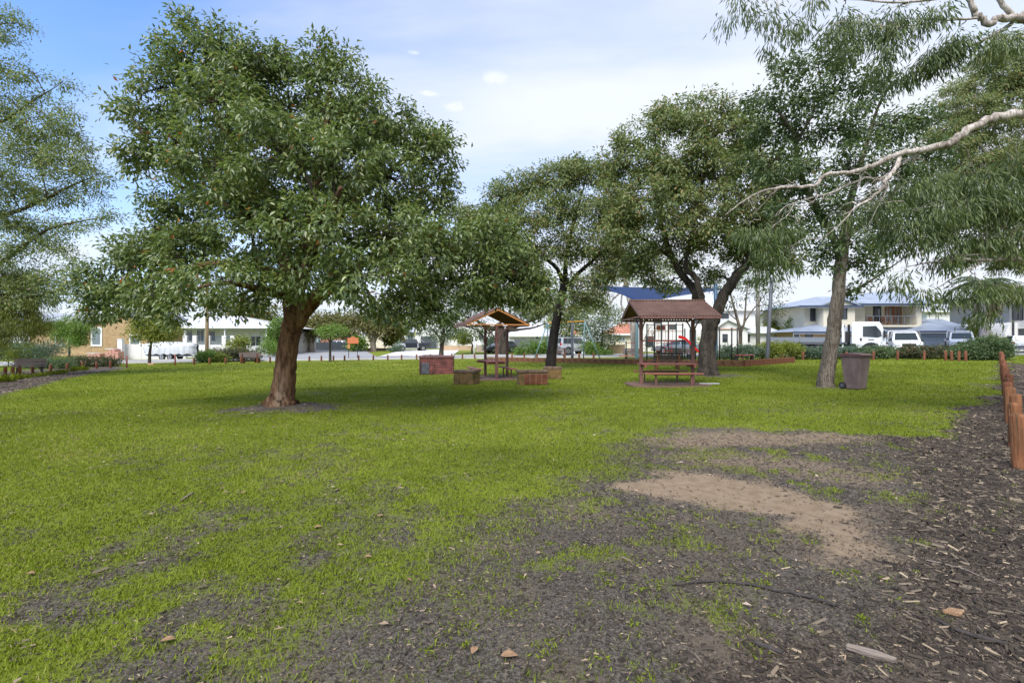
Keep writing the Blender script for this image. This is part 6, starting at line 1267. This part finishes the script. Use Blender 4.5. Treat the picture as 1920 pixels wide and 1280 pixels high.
def vehicles():
    def at(px, Y, dz=.05): x = wl(px, Y); return Vector((x, Y, gz(x, Y)+dz))
    car(at(773, 74), R(206), 'black pickup with pale bonnet and chrome sports bar on the driveway', 'paint_black', 'pickup', 'pickup')
    car(at(938, 60), R(203), 'small dark hatchback parked beyond the open sided shelter', 'paint_dark', 'hatch')
    car(at(1075, 51.5), R(30), 'silver four wheel drive with spare wheel on its back beyond the swing set', 'paint_silver', '4wd', 'four wheel drive')
    car(at(1267, 51), R(176), 'steel blue sedan seen through the climbing tower', 'paint_steel', 'sedan')
    car(at(1908, 44), R(54), 'white wagon seen from behind at the end of the hedge', 'paint_white', 'wagon')
    car(at(632, 90), R(170), 'white car glimpsed above the dark fence between paperbarks', 'paint_white', 'sedan', sc=1.15)
    car(at(1693, 38.2), R(-121), 'white tray back ute facing the hedge beside the truck', 'paint_white', 'ute', 'ute')
    car(at(1800, 44.5), R(-128), 'white tray back ute parked in front of the blue garage door', 'paint_white', 'ute', 'ute')
    # truck
    Y = 37; x = wl(1628, Y); t = thing('truck', 'white cab over truck with open tray frame behind the hedge', 'truck', (x, Y, gz(x, Y)+.04), R(-38), 'vehicles parked along the street')
    MB().prism([(1.05, .45), (1.08, 1.3), (.86, 2.35), (.7, 2.62), (-.9, 2.66), (-1.0, 2.5), (-1.0, 1.0), (-.75, .95), (-.65, .6), (.2, .5), (.3, .45)], -.98, .98, 'y').build('cab', 'paint_white', t, bevel=.06)
    for s in (-1, 1):
        MB().prism([(.60, 1.45), (-.30, 1.52), (-.30, 2.30), (.50, 2.32), (.78, 1.9), (.84, 1.55)], s*.975, s*.992, 'y').build('side_window', 'glass', t)
        MB().box((-.42, s*.985, 1.32), (.12, .04, .2)).build('door_handle', 'black_metal', t)
        MB().box((.98, s*1.12, 1.7), (.12, .2, .55)).build('mirror', 'black_metal', t, bevel=.03)
        MB().tube([(.2, s*.90, .48), (.2, s*.99, .48)], .62, 20).build('wheel_arch', 'black_metal', t)
        wheel(t, .2, s*.86, .45, .26); wheel(t, -3.2, s*.84, .45, .4); wheel(t, -4.1, s*.84, .45, .4)
        MB().box((.2, s*.99, 1.3), (.34, .012, .07)).build('door_lettering', 'pole_grey', t)
        MB().box((-1.55, s*.85, 1.5), (.12, .12, 2.0)).build('headboard_post', 'trim_white', t)
    MB().prism([(1.085, 1.42), (.90, 2.32), (.88, 2.32), (1.06, 1.42)], -.86, .86, 'y').shift((-.03, 0, 0)).build('windscreen', 'glass', t)
    MB().box((1.09, 0, .62), (.12, 1.96, .3)).build('bumper', 'trim_white', t, bevel=.03)
    for s in (-.7, .7): MB().box((1.13, s, .85), (.08, .36, .2)).build('headlight', 'lamp_clear', t, bevel=.02)
    MB().box((-3.0, 0, .85), (5.2, .9, .2)).build('chassis', 'black_metal', t); MB().box((-3.4, 0, 1.05), (4.2, 2.1, .12)).build('tray', 'pole_grey', t)
    MB().cyl((-1.25, .5, 1.7), .09, 1.6, 12).build('exhaust_stack', 'black_metal', t); MB().box((-1.3, -.5, 1.5), (.25, .5, .9)).build('air_intake', 'black_metal', t, bevel=.04)
    MB().box((-1.55, 0, 2.45), (.1, 1.8, .1)).build('headboard_rail', 'trim_white', t)
    # tarpaulin covered boat on a trailer
    Y = 51; x = wl(322, Y); t = thing('covered_boat', 'boat on trailer wrapped in wrinkled white tarpaulin', 'boat', (x, Y, gz(x, Y)), R(3)); t.scale = (1, 1, 1.2); mb = MB(); n = 40; k = 24
    for i in range(n+1):
        u = -1+2*i/n; ex = (1-abs(u)**4)**.5*.85+.15; top = 1.42+.18*math.cos(u*1.4)*ex
        for j in range(k+1):
            v = -1+2*j/k; fold = .05*math.sin(i*1.9+2*math.sin(i*.7))*abs(v)**1.5
            yy = math.copysign(abs(math.sin(v*math.pi/2))**.8, v)*1.02*ex+fold; zz = .52+(top-.52)*(1-abs(v)**3.2)+(.05*math.sin(i*1.1+j) if abs(v) > .95 else .015*math.sin(i*1.3+j*2))
            mb.v.append((u*2.62+.05*math.sin(j*1.7), yy, zz))
    mb.f = [(i*(k+1)+j, i*(k+1)+j+1, (i+1)*(k+1)+j+1, (i+1)*(k+1)+j) for i in range(n) for j in range(k)]
    mb.build('tarpaulin', 'tarp', t, smooth=True)
    mb = MB().prism([(-2.3, .75), (-2.2, .42), (1.6, .40), (2.4, .80)], -.7, .7, 'y').build('hull', 'pole_grey', t); MB().box((.3, 0, .36), (5.0, .9, .09)).build('trailer_frame', 'chrome', t)
    for s in (-.8, .8): wheel(t, .35, s, .31); wheel(t, -.45, s, .31)
    # brick pallets
    for px, py, w, h, lab in ((181, 664, 1.25, .62, 'low pallet of pink bricks under white plastic wrap'), (215, 668, 1.3, 1.1, 'taller stepped pallet of pink bricks by the white wall')):
        p = G(px, py); p = Vector((wl(px, 52.5), 52.5, gz(wl(px, 52.5), 52.5))); t = thing('brick_pallet', lab, 'bricks', p, R(8), 'pallets of bricks'); 
        MB().box((0, 0, .05), (w, 1, .1)).build('pallet', 'timber_grey', t)
        nx = 4; nz = max(2, int(h/.25))
        for k_ in range(nz):
            for i in range(nx):
                if h > 1 and k_ == nz-1 and i in (0, nx-1): continue
                MB().box((-w/2+w*(i+.5)/nx, 0, .1+h/nz*(k_+.5)), (w/nx-.02, .98, h/nz-.015)).build('brick_bundle', 'pallet_brick', t, bevel=.01)
        MB().box((-w*.2, 0, .1+h+.03), (w*.62, 1.03, .06)).build('plastic_wrap', 'wrap_plastic', t, bevel=.02)
    p = G(284, 683.2); t = MB().box((0, 0, .05), (.5, .22, .12)).build('terracotta_edging', 'pallet_brick', bevel=.02); t.location = p; tag(t, 'small terracotta block at the foot of the wide street tree', 'block')
vehicles()

# ------------------------------------------------------------------ ground cover
def scatter(y0, y1, dens, margin=1.2):
    """random ground points in the trapezoid the camera overlooks"""
    A = (y1-y0)*((y0+y1)*1.12+2*margin); n = int(A*dens)
    y = y0+(y1-y0)*RNG.random(n*2); hw = y*1.12+margin; hm = y1*1.12+margin
    x = (RNG.random(n*2)*2-1)*hm; k = np.abs(x) < hw
    return x[k][:n], y[k][:n]
def cover():
    V = []; Rn = []
    for y0, y1, dens, h, w in ((1.7, 4, 6500, .028, .0040), (4, 7, 4200, .029, .0048), (7, 11, 2500, .029, .006), (11, 17, 1050, .030, .0095), (17, 27, 330, .032, .017), (27, 46, 70, .04, .034)):
        x, y = scatter(y0, y1, dens); g, s, m = masks(x, y)
        k = RNG.random(len(x)) < np.clip(g*1.15-.10, 0, 1)*sst(46, 34, y); x, y, g = x[k], y[k], g[k]; n = len(x)
        z = gheight(x, y); a = RNG.random(n)*6.283; hh = h*RNG.uniform(.5, 1.35, n)*(.65+.5*fbm(x*2.2, y*2.2, 41)); ww = w*RNG.uniform(.7, 1.3, n); le = RNG.uniform(.3, 1.3, n)*hh; b = a+RNG.uniform(-.6, .6, n)+1.57
        p0 = np.stack([x-np.cos(a)*ww, y-np.sin(a)*ww, z-.004], 1); p1 = np.stack([x+np.cos(a)*ww, y+np.sin(a)*ww, z-.004], 1); p2 = np.stack([x+np.cos(b)*le, y+np.sin(b)*le, z+hh], 1)
        V.append(np.stack([p0, p1, p2], 1).reshape(-1, 3)); Rn.append(np.repeat(np.clip(RNG.normal(.46, .22, n)+.95*(fbm(x*.5, y*.5, 51)-.5)+.5*(fbm(x*2.5, y*2.5, 53)-.5), 0, 1), 3))
    V = np.concatenate(V); raw_mesh('lawn_grass', V, np.arange(len(V)).reshape(-1, 3), 'grass_blade', None, np.concatenate(Rn))
    tag(bpy.data.objects['lawn_grass'], 'short patchy green lawn grass covering the park', 'grass', kind='stuff')
    # weeds: small rosettes on the bare soil
    C, D, L = [], [], []
    x, y = scatter(1.8, 7, 16); g, s, m = masks(x, y); k = (g < .5) & (s < .3) & (RNG.random(len(x)) < np.where(m > .5, .22, .85)); x, y = x[k], y[k]; z = gheight(x, y)
    for i in range(len(x)):
        n = int(RNG.integers(14, 46)); r = RNG.uniform(.012, .05); C.append(np.array([x[i], y[i], z[i]])+RNG.normal(size=(n, 3))*np.array([r, r, 0])); D.append(RNG.normal(size=(n, 3))*np.array([1, 1, .2])+np.array([0, 0, .75])); L.append(RNG.uniform(.010, .026, n)*(1+9*r))
    L = np.concatenate(L); o = leaves('weeds', np.concatenate(C), np.concatenate(D), L, L*.28, 'grass_blade', None, np.clip(RNG.normal(.6, .2, len(L)), 0, .92)); tag(o, 'small bright green weed seedlings dotted over the bare soil', 'weeds', kind='stuff')
    # wood chips, finer crumbs on bare soil and coarse mulch on the right
    V = []; Rn = []
    for y0, y1, dens, l0, l1 in ((1.7, 4, 3800, .006, .026), (4, 7.5, 1900, .010, .034), (7.5, 12, 500, .018, .05), (1.7, 5, 900, .025, .075), (5, 9, 560, .035, .09), (9, 30, 40, .06, .16)):
        x, y = scatter(y0, y1, dens); g, s, m = masks(x, y); coarse = l1 > .06
        pr = m*(1 if coarse else .8)+(0.02 if coarse else .75)*(1-m)*(1-s*.95)*(1-g)*np.where(y > 8, .4, 1)+(.0 if coarse else .16)*g
        k = RNG.random(len(x)) < pr; x, y = x[k], y[k]; n = len(x); z = gheight(x, y)
        l = RNG.uniform(l0, l1, n)*RNG.uniform(.6, 1.3, n); w = l*RNG.uniform(.14, .38, n); a = RNG.random(n)*6.283; ti = RNG.normal(0, .16, n); c, s_ = np.cos(a), np.sin(a)
        up = RNG.uniform(.002, .012, n)+.25*l*np.abs(ti)
        def pt(u, v, h): return np.stack([x+c*l*u*.5-s_*w*v*.5, y+s_*l*u*.5+c*w*v*.5, z+up+l*u*.5*ti+h], 1)
        V.append(np.stack([pt(-1, -.7, -.003), pt(1, -.5, -.003), pt(.9, .1, w*.35), pt(-.9, .1, w*.35), pt(1, .8, -.003), pt(-1, .6, -.003)], 1).reshape(-1, 3)); Rn.append(np.repeat(np.clip(RNG.beta(1.15, 2.0, n), 0, 1), 6))
    V = np.concatenate(V); n = len(V)//6; b = np.arange(n)[:, None]*6; Fc = np.concatenate([b+np.array([[0, 1, 2, 3]]), b+np.array([[3, 2, 4, 5]])], 1).reshape(-1, 4)
    o = raw_mesh('wood_chips', V, Fc, 'chip', None, np.concatenate(Rn)); tag(o, 'loose dark and pale wood chip mulch over bare soil', 'mulch', kind='stuff')
    # leaf litter
    x1, y1 = scatter(2, 8, 4.0); x2, y2 = scatter(8, 24, .75); x3, y3 = RNG.normal(T1B.x, 1.6, 160), RNG.normal(T1B.y-.2, 1.0, 160); x, y = np.concatenate([x1, x2, x3]), np.concatenate([y1, y2, y3]); n = len(x); z = gheight(x, y)+.022; a = RNG.random(n)*6.283
    l = RNG.uniform(.022, .062, n)*np.where(y > 8, 1.4, 1); o = leaves('leaf_litter', np.stack([x, y, z], 1), np.stack([np.cos(a), np.sin(a), RNG.normal(0, .12, n)], 1), l, l*RNG.uniform(.25, .5, n), 'dead_leaf', None, RNG.random(n), .1, up=np.tile([0, 0, 1.], (n, 1))+RNG.normal(size=(n, 3))*.3); tag(o, 'scattered dry fallen leaves on lawn and soil', 'leaf litter', kind='stuff')
    # single pieces
    def gp(px, py, h=.012): p = G(px, py); return Vector((p.x, p.y, float(gheight(p.x, p.y))+h))
    def stick(pts, r, lab, m='stick_dark', name='fallen_branch', cat='branch'):
        c = catmull([(*gp(*p), rr) for p, rr in zip(pts, r)], 6, .10); o = MB().tube([q[:3] for q in c], [q[3] for q in c], 8, wob=.05)
        ctr = gp(*pts[0]); o = o.shift(ctr).build(name, m, smooth=True); o.location = ctr; tag(o, lab, cat)
    stick([(1258, 1098), (1330, 1092), (1400, 1098), (1470, 1112), (1530, 1124), (1566, 1138)], [.005, .008, .009, .010, .011, .009], 'long thin dark curved branch lying on the bare soil')
    stick([(1414, 1204), (1440, 1215), (1466, 1226)], [.012, .014, .010], 'short charred black stick lying on the bare soil')
    stick([(1745, 1158), (1790, 1180), (1840, 1197), (1890, 1208)], [.006, .010, .012, .008], 'dark branch half buried in the coarse mulch')
    stick([(340, 938), (352, 930), (362, 924)], [.008, .012, .008], 'pale grey stick lying on the green lawn', 'wood_grey')
    stick([(1735, 1050), (1800, 1066), (1880, 1100)], [.004, .005, .003], 'thin wiry pale twig across the coarse mulch', 'wood_grey')
    p = gp(1632, 1228, .02); o = MB().prism([(-.10, -.013), (-.03, -.02), (.09, -.012), (.105, .004), (.02, .018), (-.095, .011)], -.012, .016, 'z').build('wood_chunk', 'wood_grey', bevel=.006); o.location = p; o.rotation_euler = (.1, .05, R(-28)); tag(o, 'split grey piece of weathered wood in the mulch', 'wood')
    p = gp(1790, 1150, .012); o = MB().prism([(.055*math.cos(q)*(1+.25*math.sin(3*q)), .026*math.sin(q)*(1+.3*math.cos(4*q))) for q in np.linspace(0, 6.2, 15)], -.006, .014, 'z').build('bark_piece', 'bark_orange', bevel=.004); o.location = p; tag(o, 'crumbly orange bark fragment in the coarse mulch', 'bark')
    for px, py, s, rz, lab in ((955, 1238, .085, 0, 'large oval tan leaf lying flat on dark soil'), (315, 1208, .07, .3, 'tan leaf lying beside a bright weed patch'), (597, 992, .07, .4, 'rusty orange leaf on the lawn edge'), (713, 971, .06, .2, 'dark red brown leaf where lawn meets soil'), (458, 925, .06, 1, 'small orange red leaf on dense lawn'), (890, 1228, .06, 1.2, 'small pinkish leaf beside the large oval leaf'), (690, 1050, .06, .1, 'pale pink leaf at the thinning grass edge'), (57, 1081, .06, .2, 'tan leaf on the sparse left foreground grass')):
        q = gp(px, py, .018); n = 10; mb = MB()
        for i in range(n+1):
            u = i/n; w_ = s*.30*math.sin(math.pi*min(1, u**.85)); mb.v += [(s*(u-.5), -w_, .006*math.sin(u*3)+.25*w_), (s*(u-.5), 0, .006*math.sin(u*3)), (s*(u-.5), w_, .006*math.sin(u*3)+.25*w_)]
        mb.f = [(3*i+j, 3*i+j+1, 3*i+j+4, 3*i+j+3) for i in range(n) for j in (0, 1)]
        o = mb.build('fallen_leaf', 'bark_orange', smooth=True); o.location = q; o.rotation_euler.z = rz; tag(o, lab, 'leaf', 'single fallen leaves')
    p = gp(1330, 720, .03); o = MB().box((0, 0, 0), (.68, .10, .025)).build('litter_strip', 'litter_white', bevel=.006); o.location = p; o.rotation_euler.z = R(4); tag(o, 'pale flat strip of litter on the grass beside the corrugated roof shelter', 'litter')
cover()
print('LEAVES', LEAFCOUNT)
